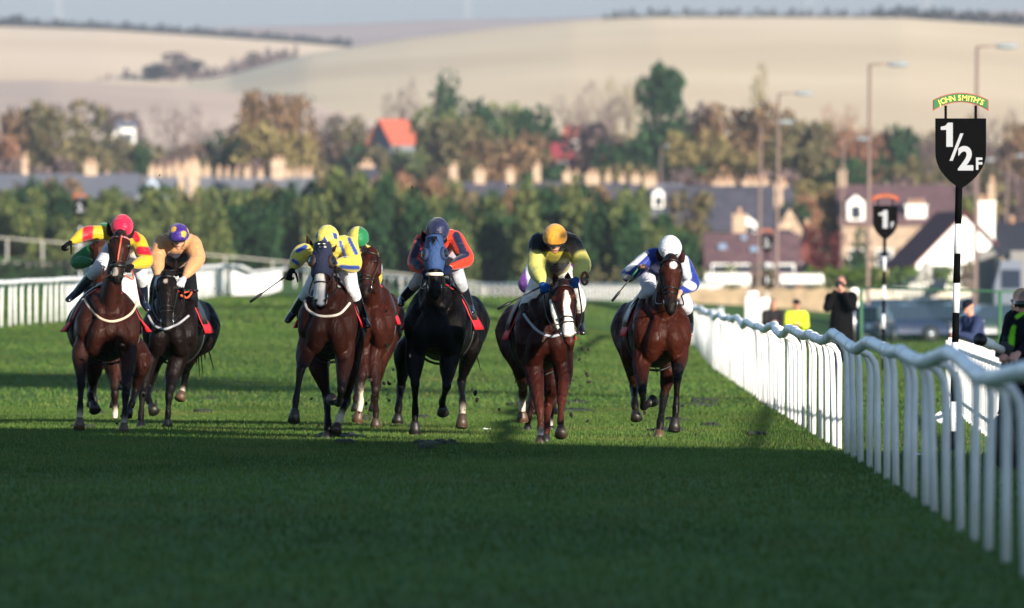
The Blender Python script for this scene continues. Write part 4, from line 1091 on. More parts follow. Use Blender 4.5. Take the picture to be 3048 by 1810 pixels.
def hedge(name, pts, d, h, dens, mk, label, wob=.4, zoff=0.0, leaf=None, w=None, rng_=None):
    """pts in 2499-wide pixels along its foot"""
    r = np.random.default_rng(int(abs(pts[0][0]) + d)); s = FD / d; V = []
    L = sum(math.dist(pts[i][:2], pts[i + 1][:2]) for i in range(len(pts) - 1)) / s; n = int(L * dens); xs_ = np.array([p[0] for p in pts], float)
    t = r.random(n) * (xs_[-1] - xs_[0]) + xs_[0]; row = np.interp(t, xs_, [p[1] for p in pts])
    dd = np.interp(t, xs_, [p[2] if len(p) > 2 else d for p in pts])
    hh = h * (1 + wob * np.sin(t * .11 + 2) * np.sin(t * .037) + wob * .7 * np.sin(t * .29))
    c = np.stack([(t - 1250) / FD * dd, dd + r.normal(size=n) * (w or h * .35), HC - (row - 722) / FD * dd + r.random(n) ** .8 * hh - zoff], 1)
    sz = (leaf or h * .14) * (.6 + .8 * r.random(n)); a = r.normal(size=(n, 3)); a /= np.linalg.norm(a, axis=1)[:, None]; b = np.cross(a, r.normal(size=(n, 3))); b /= np.linalg.norm(b, axis=1)[:, None]
    V = np.stack([c - a * sz[:, None], c - b * sz[:, None] * .7, c + a * sz[:, None], c + b * sz[:, None] * .7], 1).reshape(-1, 3)
    return tag(npmesh(name, V, np.arange(len(V)).reshape(-1, 4), LM[mk]), label, 'hedge')
hedge('hedge', [(-300, 60), (0, 67), (250, 76), (500, 92), (700, 106), (858, 119)], 3880, 3.8, 34, 'far', 'long dark hedge along the crest of the left stubble field', .22, .8, .7)
hedge('hedge', [(1470, 52), (1600, 48), (1900, 49), (2150, 51)], 2985, 2.6, 26, 'far', 'thin broken hedge along the skyline of the big stubble hill', .45, .3, .45)
hedge('hedge', [(2140, 51), (2300, 58), (2499, 70), (2700, 78)], 2980, 4.2, 50, 'far', 'dark hedge at the top right crest of the stubble hill', .2, .3, .5)
hedge('hedge', [(230, 226, 2920), (330, 214, 2950), (450, 206, 2960), (560, 188, 2980), (650, 164, 2990), (725, 146, 3000)], 2960, 3.6, 34, 'purple', 'scrubby hedge line in the fold between the two stubble hills', .5, .3, .7, w=3)
for cx, tp, w, mk, lb in ((40, 36, 34, 'far', 'dark little tree clump on the skyline at the far left'), (18, 44, 30, 'far', 'lower tree clump on the skyline at the far left corner')):
    tree(cx, tp, w, 3880, 'round', mk, lb, base=66, n=1300, leaf=.06)
for cx, tp, w, mk, lb, bs in ((425, 128, 95, 'purple', 'grey-green copse standing in the fold between the stubble hills', 204), (465, 148, 60, 'far', 'darker tree at the right side of the hillside copse', 200), (385, 160, 60, 'far', 'low dark tree at the left side of the hillside copse', 206), (618, 126, 50, 'purple', 'single bare tree in the hedge between the stubble hills', 172)):
    tree(cx, tp, w, 2930, 'round', mk, lb, base=bs, n=1500, leaf=.055)
hedge('hedge', [(1960, 706), (2080, 706), (2200, 706), (2330, 706)], 560, 1.15, 140, 'hedge', 'bright green garden hedge in front of the white cottage', .15, 0, .14, w=1)
hedge('hedge', [(2330, 706), (2420, 706), (2520, 706)], 562, 1.4, 110, 'olive', 'brown-green garden hedge behind the lorry', .2, 0, .15, w=1)
hedge('hedge', [(1440, 708), (1600, 706), (1800, 704)], 545, 1.0, 90, 'olive', 'low olive hedge behind the distant white rail', .3, 0, .12, w=.8)
hedge('brush_fence', [(-60, 688), (205, 684)], 468, .95, 300, 'far', 'brush steeplechase fence at the left edge', .05, 0, .07, w=.4)
# unseen trees added right of the frame to cast shade bands on the track
for i, (x, y, h, w) in enumerate([(19, 118, 19, 9), (31, 236, 16, 8), (34, 280, 20, 10), (40, 335, 20, 11)]):
    tree(0, 0, w, y, 'round', ['brown', 'olive', 'gold'][i % 3], 'unseen autumn tree added outside the right edge to shade the track', xy=(x, y), h=h, group='unseen trees added to shade the track', n=2200)
# ------------------------------------------------------------------ rails, fences, posts
M_rail = mat('rail_plastic', (.76, .76, .78), .4, .06, 3, spec=.6)
M_post = mat('post_plastic', (.72, .72, .73), .45, .08, 2.5, spec=.5)
M_green = mat('green_steel', hx('28583a'), .7)
def interp_path(pts, t):
    y = [p[0] for p in pts]; return float(np.interp(t, y, [p[1] for p in pts]))
def running_rail(label, path, y0, y1, step, side, seed, wob=.03, hgt=1.03, lead=.22, maxn=100, r=.045, pr=.027):
    """path: (distance, x) pairs; side = -1 when the arm leans to the left"""
    rd = random.Random(seed); x0 = interp_path(path, y0)
    root = empty('running_rail', (x0, y0, gz(x0, y0)), label, 'rail', 'white rails of the racecourse'); O = root.location
    n = min(maxn, int((y1 - y0) / step)); pts = []
    for i in range(n + 1):
        y = y0 + (y1 - y0) * i / n + (0 if i in (0, n) else rd.uniform(-.2, .2) * step)
        wz_ = wob * (math.sin(y * .62 + seed) + .8 * math.sin(y * .41 + 2)) + rd.gauss(0, wob * .15); wx = wob * 1.2 * (math.sin(y * .50 + 1 + seed) + .6 * math.sin(y * .9))
        x = interp_path(path, y); z = gz(x, y); lean = rd.gauss(0, .01) + wx * .4
        b = Vector((x, y, z - .1)) - Vector(O); top = hgt + wz_
        pl = [b, b + Vector((lean * .5, 0, .55)), b + Vector((lean, 0, top - .12)), b + Vector((lean + side * .015, 0, top - .02)), b + Vector((lean + side * .06, 0, top + .05)), b + Vector((lean + side * .13, 0, top + .08)), b + Vector((lean + side * lead, 0, top + .085))]
        G().tube(pl, pr, 8).build('post', M_post, root, True)
        pts.append(pl[-1] + Vector((0, 0, .015)))
    g = G(); path_ = catmull([Vector(p) for p in pts], 6)
    g.tube(path_, r, 10); g.build('top_rail', M_rail, root, True)
    g = G()
    for i in range(0, len(path_) - 1, 6):
        a, b_ = path_[i], path_[i + 1]; t = (b_ - a).normalized(); g.tube([a - t * .09, a + t * .09], r + .006, 10)
    g.build('rail_joint', M_rail, root, True)['kind'] = 'stuff'
    return root
RR = [(30, 2.5), (53, 2.66), (76.4, 2.93), (89.5, 3.05), (102.7, 3.12), (117, 3.25), (129, 3.34), (150, 3.52), (168, 3.64), (190, 3.8), (232, 4.35), (282, 5.1), (330, 6.6)]
running_rail('wavy white running rail with curved posts down the right side of the track', RR, 42, 290, 2.5, -1, 3, .028, hgt=1.06, r=.046, lead=.17)
LR = [(150, -16), (235, -11.9), (249, -11.05), (300, -10.7), (330, -10.2), (352, -9.75), (400, -10.6), (450, -10.9), (520, -11.7)]
running_rail('white running rail with closely set curved posts on the left side of the track', LR, 226, 345, 1.5, 1, 5, .012, hgt=1.05, lead=.3)
running_rail('further stretch of white rail bending away behind the peach jockey', LR, 346, 500, 2.2, 1, 6, .012, hgt=1.05, lead=.3)
# far rail across the top of the straight
def cross_rail(label, pts, n, hgt, seed, pr=.04, r=.05, two=False, name='running_rail', z0=None):
    rd = random.Random(seed); P0 = pts[0]; z_ = lambda p: gz(p[0], p[1]) if z0 is None else p[2]
    root = empty(name, (P0[0], P0[1], z_(P0)), label, 'rail', 'white rails of the racecourse'); O = Vector(root.location); tops = []
    L = [0]
    for i in range(len(pts) - 1): L.append(L[-1] + math.dist(pts[i][:2], pts[i + 1][:2]))
    for i in range(n):
        t = L[-1] * i / (n - 1); q = [float(np.interp(t, L, [p[k] for p in pts])) for k in range(len(P0))]
        b = Vector((q[0], q[1], z_(q))) - O
        pl = [b - Vector((0, 0, .2)), b + Vector((0, 0, hgt - .14)), b + Vector((0, -.06, hgt - .03)), b + Vector((0, -.2, hgt))]
        G().tube(pl if not two else [b, b + Vector((0, 0, hgt))], pr, 7).build('post', M_post, root, True); tops.append(pl[-1] if not two else b + Vector((0, -.02, hgt)))
    G().tube(tops, r, 8).build('top_rail', M_rail, root, True)
    return root
def dpx(x, d): return (x - 1250) / FD * d
cross_rail('distant white rail curving across the end of the straight behind the horses', [(dpx(720, 560), 560), (dpx(940, 555), 555), (dpx(1150, 548), 548), (dpx(1400, 535), 535), (dpx(1600, 515), 515), (dpx(1760, 480), 480)], 100, 1.05, 9, pr=.05)
cross_rail('short stretch of white rail turning away right of the white-capped jockey', [(dpx(1690, 330), 330), (dpx(1722, 334), 334), (dpx(1752, 345), 345), (dpx(1762, 370), 370)], 14, 1.1, 10, pr=.05)
# post and rail fence on the bank at the far left
M_oldw = mat('old_white', hx('a8a49c'), .8, .15, 3)
def bank_fence(label, pl, seed, h, n):
    root = None; rd = random.Random(seed)
    W_ = [DP(x, row, d) for x, row, d in pl]; root = empty('post_and_rail_fence', W_[0] - Vector((0, 0, h)), label, 'fence', 'white fences beyond the track'); O = Vector(root.location)
    g = G()
    g.tube([w - O for w in W_], .036, 8); g.build('rail', M_oldw, root, True)
    for i in range(n):
        t = i / (n - 1) * (len(W_) - 1); a = min(int(t), len(W_) - 2); p = W_[a].lerp(W_[a + 1], t - a) - O
        q = p.copy(); q.z -= h + .3; G().tube([q, p - Vector((0, 0, .06))], .05, 8).build('post', M_oldw, root, True)
bank_fence('tall white post and rail fence on the bank at the upper left', [(-120, 572, 540), (0, 580, 550), (240, 600, 556), (600, 630, 565), (900, 660, 572), (1180, 692, 575)], 1, 1.5, 15)
bank_fence('lower white post and rail fence in front on the left bank', [(-120, 638, 520), (0, 640, 520), (240, 648, 525), (300, 652, 527)], 2, .9, 8)
# picket barrier right of the track
def picket_fence():
    path = [(60, 3.6), (84, 4.3), (97, 4.7), (130, 5.66), (200, 7.7)]
    root = empty('picket_fence', (interp_path(path, 84), 84, 0), 'white picket barrier with closely set slats behind the running rail', 'fence'); O = Vector(root.location)
    y = 84
    while y < 131:
        xa, xb = interp_path(path, y), interp_path(path, y + 2); a = Vector((xa, y, 0)) - O; b = Vector((xb, y + 2, 0)) - O
        G().box(a + Vector((0, 0, .41)), (.06, .06, 1.0)).build('post', M_white, root)
        g = G()
        for k in range(1, 6):
            c = a.lerp(b, k / 6); g.box(c + Vector((-.03, 0, .47)), (.022, .07, .80))
        for zz in (.2, .80): g.tube([a + Vector((0, 0.05, zz)), b + Vector((0, -.05, zz))], .022, 6)
        g.build('panel', M_white, root); y += 2
picket_fence()
# green car-park fence
def green_fence():
    d = 212; root = empty('car_park_fence', (dpx(2102, d), d, 0), 'thin green steel fence in front of the parked cars', 'fence'); O = Vector(root.location)
    xs_ = [2102, 2440, 2610]; W_ = [Vector((dpx(x, d), d, 0)) - O for x in xs_]
    zt = [HC - (r_ - 722) / (FD / d) for r_ in (702, 711, 716)]
    for w, z_ in zip(W_, zt): G().tube([w, w + Vector((0, 0, z_))], .04, 8).build('post', M_green, root, True)
    G().tube([w + Vector((0, 0, z_)) for w, z_ in zip(W_, zt)], .022, 8).build('rail', M_green, root, True)
    g = G()
    for i in range(len(W_) - 1):
        for k in range(30):
            c = W_[i].lerp(W_[i + 1], k / 30); g.tube([c, c + Vector((0, 0, zt[i] + (zt[i + 1] - zt[i]) * k / 30))], .004, 4)
    g.build('mesh_panel', M_green, root)['kind'] = 'stuff'
green_fence()

# ------------------------------------------------------------------ furlong posts
M_sblk = mat('sign_black', hx('060607'), .75, spec=.04); M_silver = mat('sign_silver', hx('909298'), .7, spec=.2)
M_sgrn = mat('sign_green', hx('0a5c2c'), .6); M_sgold = mat('sign_gold', hx('d8c65a'), .7); M_sred = mat('sign_red', hx('8a2c1c'), .5)
M_pole_w = mat('pole_white', hx('c6c8d0'), .45, .05, 10); M_torange = mat('sign_amber', hx('9a6c3c'), .7)
def furlong(x, d, top_row, label, text, base_z=None, lean=0.0, detail=True, k=1.0, scrollm=None):
    s = FD / d; X = dpx(x, d); zg = gz(X, d) if base_z is None else base_z; zt = HC - (top_row - 722) / s - zg
    root = empty('furlong_post', (X, d, zg), label, 'sign', 'furlong marker posts'); w, h = .237 * k, .66 * k
    poly = [(-w, zt), (w, zt), (w, zt - .30 * k)]
    for i in range(1, 9):
        a = i / 8; poly.append((w * (1 - a ** 2.0) if a < 1 else 0, zt - .30 * k - (h - .30 * k) * (a ** .85)))
    poly += [(-p[0], p[1]) for p in poly[::-1][1:] if p[0] > 0 and p[1] < zt - .01]
    G().prism(poly, -.015, .015).build('board', M_sblk, root)
    # banded pole
    bl = .276 * k; z = zt - h + .05; i = 0
    while z > 0.001:
        z1 = max(z - bl * (1.35 if i == 0 else 1), 0)
        lx = -lean * (1 - z / zt); lx1 = -lean * (1 - z1 / zt)
        G().tube([(lx1, .02, z1), (lx, .02, z)], .033 * k, 14).build('pole_band', M_sblk if i % 2 == 0 else M_pole_w, root, True); z = z1; i += 1
    # scroll
    Ro, th, ha = .54 * k, .088 * k, R(28.7); cz_ = zt + .105 * k + th - Ro + .045 * k; n = 20
    def band(r0, r1, y0, y1, nm, m, pr, he=ha):
        v, f = [], []
        for i in range(n + 1):
            a = -he + 2 * he * i / n
            for rr in (r0, r1):
                xx = math.sin(a) * Ro if rr == r0 or True else 0
                zz = cz_ + math.sqrt(max(rr * rr - xx * xx, 0)) if rr > abs(xx) else cz_
                for y in (y0, y1): v.append((xx, y, zz))
        for i in range(n):
            q = i * 4; f += [(q, q + 4, q + 6, q + 2), (q + 1, q + 3, q + 7, q + 5), (q + 2, q + 6, q + 7, q + 3), (q, q + 1, q + 5, q + 4)]
        f += [(0, 2, 3, 1), (n * 4, n * 4 + 1, n * 4 + 3, n * 4 + 2)]
        return mesh(nm, v, f, m, pr)
    sc = band(Ro - th, Ro, -.012, .012, 'scroll', scrollm or M_sred, root)
    band(Ro - th + .008, Ro - .008, -.018, -.013, 'scroll_face', M_sgrn if detail else M_sred, sc, ha * .965)
    for sx_ in (-.14, .14): G().box((sx_ * k, 0, zt + .055 * k), (.024, .02, .13 * k)).build('strut', M_sblk, root)
    word = "JOHN SMITH'S"; wd = [.62, .8, .8, .82, .4, .72, 1.0, .36, .7, .82, .3, .68]; tot = sum(wd); u = 0
    me_parent = empty_part = sc
    for ch, ww in zip(word, wd):
        a = (-1 + 2 * (u + ww / 2) / tot) * ha * .9; u += ww
        if ch == ' ': continue
        rr = Ro - th * .80
        o = letters(ch, .070 * k, M_sgold if detail else M_torange, sc, (math.sin(a) * rr, -.0205, cz_ + math.cos(a) * rr), off=.0010 * k, ext=.002)
        o.rotation_euler = (R(90), a, 0)
    for (t, sz, tx_, tz_, sxx, off) in text:
        o = letters(t, sz * k, M_silver, root, (tx_ * k, -.019, zt - tz_ * k), off=off * k, ext=.002, sx=sxx)
    return root
def numeral_one(fr, x, zt, top, h):
    w = h * .27; a = x; z0 = zt - top - h; z1 = zt - top
    G().prism([(a, z0), (a + w, z0), (a + w, z1), (a + w * .25, z1), (a - w * .15, z1 - h * .13), (a - w * .85, z1 - h * .17), (a - w * .85, z1 - h * .30), (a, z1 - h * .30)], -.021, -.016).build('lettering', M_silver, fr)
H_ = .62
half = [('2', .30, .045, .475, .95, .011), ('F', .155, .168, .475, .9, .005)]
fp = furlong(2345, 93.9, 289, "half furlong board reading 1/2F on a black and silver banded pole nearest the camera", half, lean=.075)
zt_ = HC - (289 - 722) / (FD / 93.9)
numeral_one(fp, -.135, zt_, .04, .225)
G().prism([(-.075, zt_ - .395), (-.105, zt_ - .395), (-.005, zt_ - .140), (.025, zt_ - .140)], -.021, -.016).build('lettering', M_silver, fp)
f1 = furlong(2161, 194, 502, 'one furlong board reading 1F on a banded pole beyond the photographer', [('F', .15, .135, .42, .9, .006)], lean=.05, detail=False)
numeral_one(f1, -.05, HC - (502 - 722) / (FD / 194), .085, .35)
furlong(1872, 392, 574, 'distant two furlong board seen between the tall lamp posts', [('2', .42, -.02, .43, .95, .014), ('F', .14, .14, .43, .9, .006)], detail=False, k=1.05, scrollm=M_torange)
furlong(196, 392, 488, 'distant two furlong board on the left above the jockey in the crimson cap', [('2', .42, -.02, .43, .95, .014), ('F', .14, .14, .43, .9, .006)], detail=False, k=1.05, scrollm=M_torange)

# ------------------------------------------------------------------ lamp posts
M_lampost = mat('lamp_column', hx('6f5c56'), .7); M_lamphead = mat('lamp_head', hx('7f888f'), .6)
for x, tp, d, arm, lb in ((2383, 114, 405, 1.5, 'street lamp rising right behind the half furlong board'), (2121, 158, 420, 1.5, 'tallest fully visible street lamp left of the one furlong post'),
                          (1899, 229, 490, 1.5, 'street lamp right of the two furlong board, its arm against the stubble hill'), (1856, 299, 545, 1.6, 'lower street lamp just left of the two furlong board'),
                          (2057, 340, 590, 1.5, 'street lamp with a low head left of the tallest one'), (2385, 391, 680, 1.0, 'far street lamp showing its head under the half furlong board'),
                          (2458, 381, 665, 1.0, 'far street lamp near the right edge'), (1612, 357, 880, .6, 'thin distant street lamp in front of the dark conifer')):
    s = FD / d; X = dpx(x - 6, d); zg = gz(X, d); z = HC - (tp - 722) / s - zg
    root = empty('street_lamp', (X, d, zg), lb, 'street lamp', 'street lamps beyond the car park')
    G().tube([(0, 0, 0), (0, 0, 1.2), (.05, 0, 1.25), (8 / s, 0, z)], [.12, .12, .085, .06], 8).build('column', M_lampost, root, True)
    G().tube([(8 / s, 0, z), (8 / s + arm * .55, 0, z + .04)], .035, 6).build('arm', M_lampost, root, True)
    G().ell((8 / s + arm * .8, 0, z + .02), (arm * .33, .15, .11), 12, 8).build('lamp_head', M_lamphead, root, True)
# pylons on the skyline
M_pyl = mat('pylon_steel', hx('83888e'), .8)
for x, tp, d, lb in ((142, -40, 5050, 'faint pylon on the skyline at the left'), (1142, -60, 5050, 'faint pylon above the brown far hill'), (1975, -40, 5100, 'faint pylon on the skyline right of centre'), (2262, -30, 4900, 'faint pylon near the top right corner')):
    s = FD / d; X = dpx(x, d); zb = HC - (70 - 722) / s; Hh = (70 - tp) / s; g = G()
    for sx_ in (-1, 1):
        for sy_ in (-1, 1): g.tube([(sx_ * 2.4, sy_ * 2.4, -8), (sx_ * .5, sy_ * .5, Hh)], .22, 4)
    for k in range(8):
        w = 2.4 - 1.9 * k / 8; z = Hh * k / 8; w2 = 2.4 - 1.9 * (k + 1) / 8; z2_ = Hh * (k + 1) / 8
        g.tube([(-w, -w, z), (w2, -w2, z2_)], .12, 4); g.tube([(w, -w, z), (-w2, -w2, z2_)], .12, 4)
    for zz, w in ((.7, 5), (.85, 4), (.97, 3)): g.tube([(-w, 0, Hh * zz), (w, 0, Hh * zz)], .18, 4)
    tag(g.build('pylon', M_pyl, loc=(X, d, zb)), lb, 'pylon', 'pylons on the skyline')
# ------------------------------------------------------------------ the field of horses and riders
BLK = hx('0c0a0a'); WS = hx('b9ab9c'); WB = hx('cfc6bf')
GR = 'jockeys riding the race'
YEL, RED_, NAVY, ORG, WHT, BLU, PUR, GRN, BK = hx('e0c028'), hx('b8102c'), hx('16203f'), hx('dc3a1c'), hx('dedee2'), hx('1f3fb4'), hx('3f1f78'), hx('12703a'), hx('101012')
PCH, GLD = hx('cf9868'), hx('d9a83a')

# --- black horse in blue hood (centre)
z5 = Z(1140, 610, 2.0901, 102, 320)
H = horse(z5, 'near-black horse wearing a blue eye-cup hood and white noseband at the centre of the field', 1.11, 8, hx('0c0808'), BLK,
    (318, 205, -.42), (322, 560, -.62),
    [[(196, 990, .0), (200, 1115, -.12), (200, 1285, .02), (199, 1395, .02)],
     [(408, 990, .0), (396, 1130, -.22), (368, 1225, .12), (372, 1275, .18)],
     [(140, 900, 1.1), (112, 1130, 1.35), (96, 1265, 1.1), (92, 1325, 1.1)],
     [(545, 880, 1.1), (488, 1095, 1.4), (495, 1235, 1.15), (490, 1355, 1.1)]],
    [((262, 205), (240, 160)), ((375, 215), (392, 165))], 1.1, socks={3: (WS, 1)}, hooves={3: M_hoof})
M_hoodb = mat('hood_blue', hx('1c3864'), .8, .1, 30, bump=.5, bscale=40); M_cupd = mat('eye_cup_dark', hx('14161a'), .6)
hood(H, M_hoodb, mat('eye_cup_blue', hx('122444'), .8), t1=.56)
bridle(H, M_leather, nose=M_white_strap, hands=(z5(262, 420, -.15), z5(405, 400, -.15)), hood=True)
saddle(H)
person(z5, 'jockey in orange-red silks with navy stripes and a dark navy cap on the near-black horse', 'jockey', dict(
    head=(340, 178, -.02), neck=(340, 200, .1), shL=(250, 215, .16), shR=(445, 205, .16), elL=(198, 360, .05), elR=(520, 335, .05),
    haL=(258, 415, -.2), haR=(415, 390, -.2), hip=(345, 300, .72), knL=(228, 460, .22), knR=(470, 450, .22), anL=(120, 585, .55), anR=(540, 640, .5), toL=(112, 620, .38), toR=(552, 668, .34)),
    dict(torso=ORG, upper=ORG, fore=ORG), cap=solid(hx('1d2348')), head_f=(0, -.75, -.66), boots=hx('12151f'), legcol=hx('a9adb6'), gloves=NAVY,
    patches=[([(455, 190, 0), (500, 290, 0)], 22, NAVY), ([(520, 305, 0), (420, 345, 0)], 18, NAVY), ([(228, 225, 0), (190, 320, 0)], 20, NAVY), ([(190, 350, 0), (225, 385, 0)], 24, NAVY)],
    loose=1.25, group=GR)

# --- bay with navy hood and white blaze
z3 = Z(730, 620, 2.0902, 101.5, 510)
H = horse(z3, 'dark bay horse in a navy lettered hood with a broad white blaze', 1.13, 2, hx('3a1c14'), BLK,
    (482, 225, -.45), (466, 592, -.75),
    [[(372, 905, -.02), (345, 1005, -.3), (315, 1190, -.42), (305, 1300, -.5)],
     [(618, 935, .0), (598, 1130, -.28), (580, 1215, .12), (548, 1195, .22)],
     [(452, 960, 1.0), (508, 1170, 1.05), (514, 1345, .8), (508, 1430, .75)],
     [(640, 1000, 1.0), (628, 1200, 1.1), (588, 1305, .85), (568, 1370, .8)]],
    [((408, 240), (384, 168)), ((540, 245), (562, 190))], 1.0, socks={3: (WS, 2)}, hooves={3: M_hoof},
    patches=[([(470, 400, 0), (468, 470, 0), (462, 540, 0)], [22, 34, 34], WB, .2), ([(480, 575, 0)], [26], WB, .2)])
M_hoodn = mat('hood_navy', hx('151c36'), .85, .1, 30, bump=.5, bscale=40)
o = hood(H, M_hoodn, mat('eye_cup_brown', hx('2a1a18'), .7), t0=-.04, t1=.52)
lt = letters('T.E.', .055, M_white, o, H['hp'](.10, 0, .02) + H['nn'] * .118, off=.002, rx=R(75))
bridle(H, M_leather, hands=(z3(430, 420, -.15), z3(560, 345, -.15)), hood=True)
breast_strap(H, [(370, 575, 0), (385, 625, 0), (440, 662, 0), (510, 672, 0), (590, 655, 0), (650, 590, 0)], M_white_strap)
saddle(H)
def diamonds(x, y, zz):
    a = math.atan2(y, x); h = (zz + .2) / 1.2
    u = (a / (2 * math.pi / 5) + .25) % 1.0 - .5
    return hx('2a4a9c') if abs(u) * 2.0 + abs(h - .55) * 1.7 < .52 else hx('e8d860')
person(z3, 'jockey in yellow and blue silks and a yellow cap with blue diamonds', 'jockey', dict(
    head=(512, 205, -.02), neck=(520, 230, .1), shL=(420, 262, .12), shR=(640, 225, .2), elL=(345, 285, .0), elR=(672, 350, .05),
    haL=(292, 378, -.1), haR=(560, 338, -.22), hip=(560, 330, .75), knL=(405, 500, .2), knR=(660, 480, .2), anL=(300, 650, .5), anR=(735, 690, .5), toL=(262, 702, .42), toR=(760, 735, .36)),
    dict(torso=hx('d9c750'), upper=hx('d9c750'), fore=hx('d9c750')), cap=diamonds, head_f=(-.15, -.75, -.66), boots=hx('0d0d10'), legcol=hx('d6d6dc'),
    gloves=dict(L=BK, R=hx('2a4a9c')), loose=1.3, bulk=1.1,
    patches=[([(645, 190, 0), (690, 280, 0)], 10, hx('2a4a9c')), ([(600, 365, 0), (700, 370, 0)], 12, hx('2a4a9c')), ([(325, 265, 0), (375, 240, 0)], 12, hx('2a4a9c')), ([(590, 210, 0), (620, 300, 0)], 9, hx('2a4a9c')), ([(330, 345, 0), (300, 325, 0)], 10, hx('2a4a9c'))], group=GR)
whip(z3, (285, 400, -.14), (30, 583, -.3), 'black riding whip held out low by the jockey in yellow and blue')

# --- bay behind, partly hidden
z4 = Z(730, 620, 2.0902, 110, 782)
H = horse(z4, 'reddish bay horse half hidden behind the navy-hooded bay', 1.14, 2, hx('3e1a10'), hx('1a0f0c'),
    (762, 262, -.45), (722, 520, -.72),
    [[(742, 950, 0), (716, 1100, -.2), (718, 1210, -.1), (702, 1305, -.1)],
     [(800, 930, 0), (810, 1130, -.2), (812, 1265, -.12), (812, 1340, -.12)],
     [(740, 950, 1.1), (700, 1120, 1.3), (690, 1180, 1.1), (690, 1230, 1.1)],
     [(830, 940, 1.1), (820, 1100, 1.3), (800, 1180, 1.1), (800, 1230, 1.1)]],
    [((740, 265), (735, 215)), ((778, 268), (788, 225))], .82, socks={0: (WS, 4)}, hooves={0: M_hoofl, 1: M_hoof}, face=(.8, -.6, 0))
bridle(H, M_leather, hands=(z4(740, 480, -.1), z4(770, 490, -.1))); saddle(H)
def halves(x, y, zz): return hx('1c7a4a') if x < -.15 else hx('ead45c')
person(z4, 'jockey in yellow and green silks with a quartered green and yellow cap, riding behind', 'jockey', dict(
    head=(702, 205, 0), neck=(710, 240, .1), shL=(650, 270, .15), shR=(782, 285, .15), elL=(660, 380, .1), elR=(812, 440, .05),
    haL=(740, 470, -.15), haR=(772, 490, -.15), hip=(740, 360, .75), knL=(700, 520, .2), knR=(800, 540, .2), anL=(660, 690, .5), anR=(845, 680, .5), toL=(650, 720, .36), toR=(852, 730, .36)),
    dict(torso=hx('d8c044'), upper=hx('d8c044'), fore=hx('17633a')), cap=halves, head_f=(-.1, -.8, -.5), boots=hx('22304a'), legcol=hx('b9c2d6'), gloves=BK,
    patches=[([(790, 300, 0), (800, 400, 0)], 14, hx('17633a'))], group=GR, loose=1.15)
whip(z4, (795, 600, -.1), (880, 862, -.1), 'black riding whip pointing down beside the half hidden reddish bay')

# --- chestnut with white blaze
z6 = Z(1460, 620, 2.0611, 99.3, 335)
H = horse(z6, 'chestnut horse with a jagged white blaze and sheepskin cheekpieces', 1.02, -6, hx('36140d'), hx('3a1810'),
    (437, 452, -.5), (482, 805, -.85),
    [[(268, 1010, 0), (302, 1235, -.25), (308, 1345, -.3), (307, 1435, -.32)],
     [(448, 1010, 0), (436, 1180, -.3), (430, 1300, -.42), (431, 1372, -.5)],
     [(190, 960, 1.1), (200, 1115, 1.5), (192, 1200, 1.6), (195, 1280, 1.62)],
     [(385, 1040, 1.0), (352, 1210, 1.1), (345, 1345, .85), (335, 1425, .8)]],
    [((400, 440), (388, 392)), ((470, 432), (476, 388))], 1.0, socks={0: (WB, 1), 2: (WS, 3)}, hooves={0: M_hoofl, 2: M_hoofl, 1: M_hoof},
    patches=[([(462, 515, 0), (470, 560, 0), (462, 600, 0), (478, 680, 0), (478, 740, 0)], [10, 17, 16, 22, 36], WB, .2)], face=(1, -.12, 0))
bridle(H, M_leather, hands=(z6(325, 470, -.12), z6(530, 435, -.12)), cheeks=(-1,))
breast_strap(H, [(205, 650, 0), (240, 700, 0), (300, 760, 0), (370, 785, 0), (430, 772, 0)], mat('grey_strap', hx('8f9096'), .7))
saddle(H)
person(z6, 'jockey in black silks with pale yellow sleeves and an orange-gold cap, crouched over the chestnut', 'jockey', dict(
    head=(395, 195, -.12), neck=(395, 230, .1), shL=(292, 205, .12), shR=(492, 205, .12), elL=(283, 375, .02), elR=(565, 350, .02),
    haL=(318, 462, -.2), haR=(525, 432, -.2), hip=(385, 395, .70), knL=(240, 560, .25), knR=(540, 560, .25), anL=(150, 700, .5), anR=(545, 715, .5), toL=(122, 745, .38), toR=(565, 765, .3)),
    dict(torso=BK, upper=BK, elbow=hx('c9c35a'), fore=hx('c9c35a'), hem=hx('b9a92c')), cap=solid(hx('eea63a')), head_f=(0, -.92, -.4), goggles=M_lens, boots=hx('101014'), legcol=hx('d9d6d4'),
    gloves=hx('1f4a86'), patches=[([(330, 300, 0), (460, 300, 0)], 30, hx('b5a52c'), .5), ([(275, 330, 0), (283, 375, 0), (300, 430, 0)], 62, hx('cfc96a'), .6), ([(575, 330, 0), (565, 350, 0), (545, 400, 0)], 62, hx('cfc96a'), .6)], loose=1.3, group=GR, bulk=1.08)
whip(z6, (330, 470, -.24), (45, 618, -.4), 'black riding whip crossing in front of the chestnut, held in a blue glove')
g = G(); a = z6(578, 430, -.25)
g.tube([a + Vector((math.cos(q) * .03, 0, math.sin(q) * .06 + .0)) for q in [i * .5 for i in range(13)]], .014, 7); g.build('rein', M_leather_b, H['root'], True)

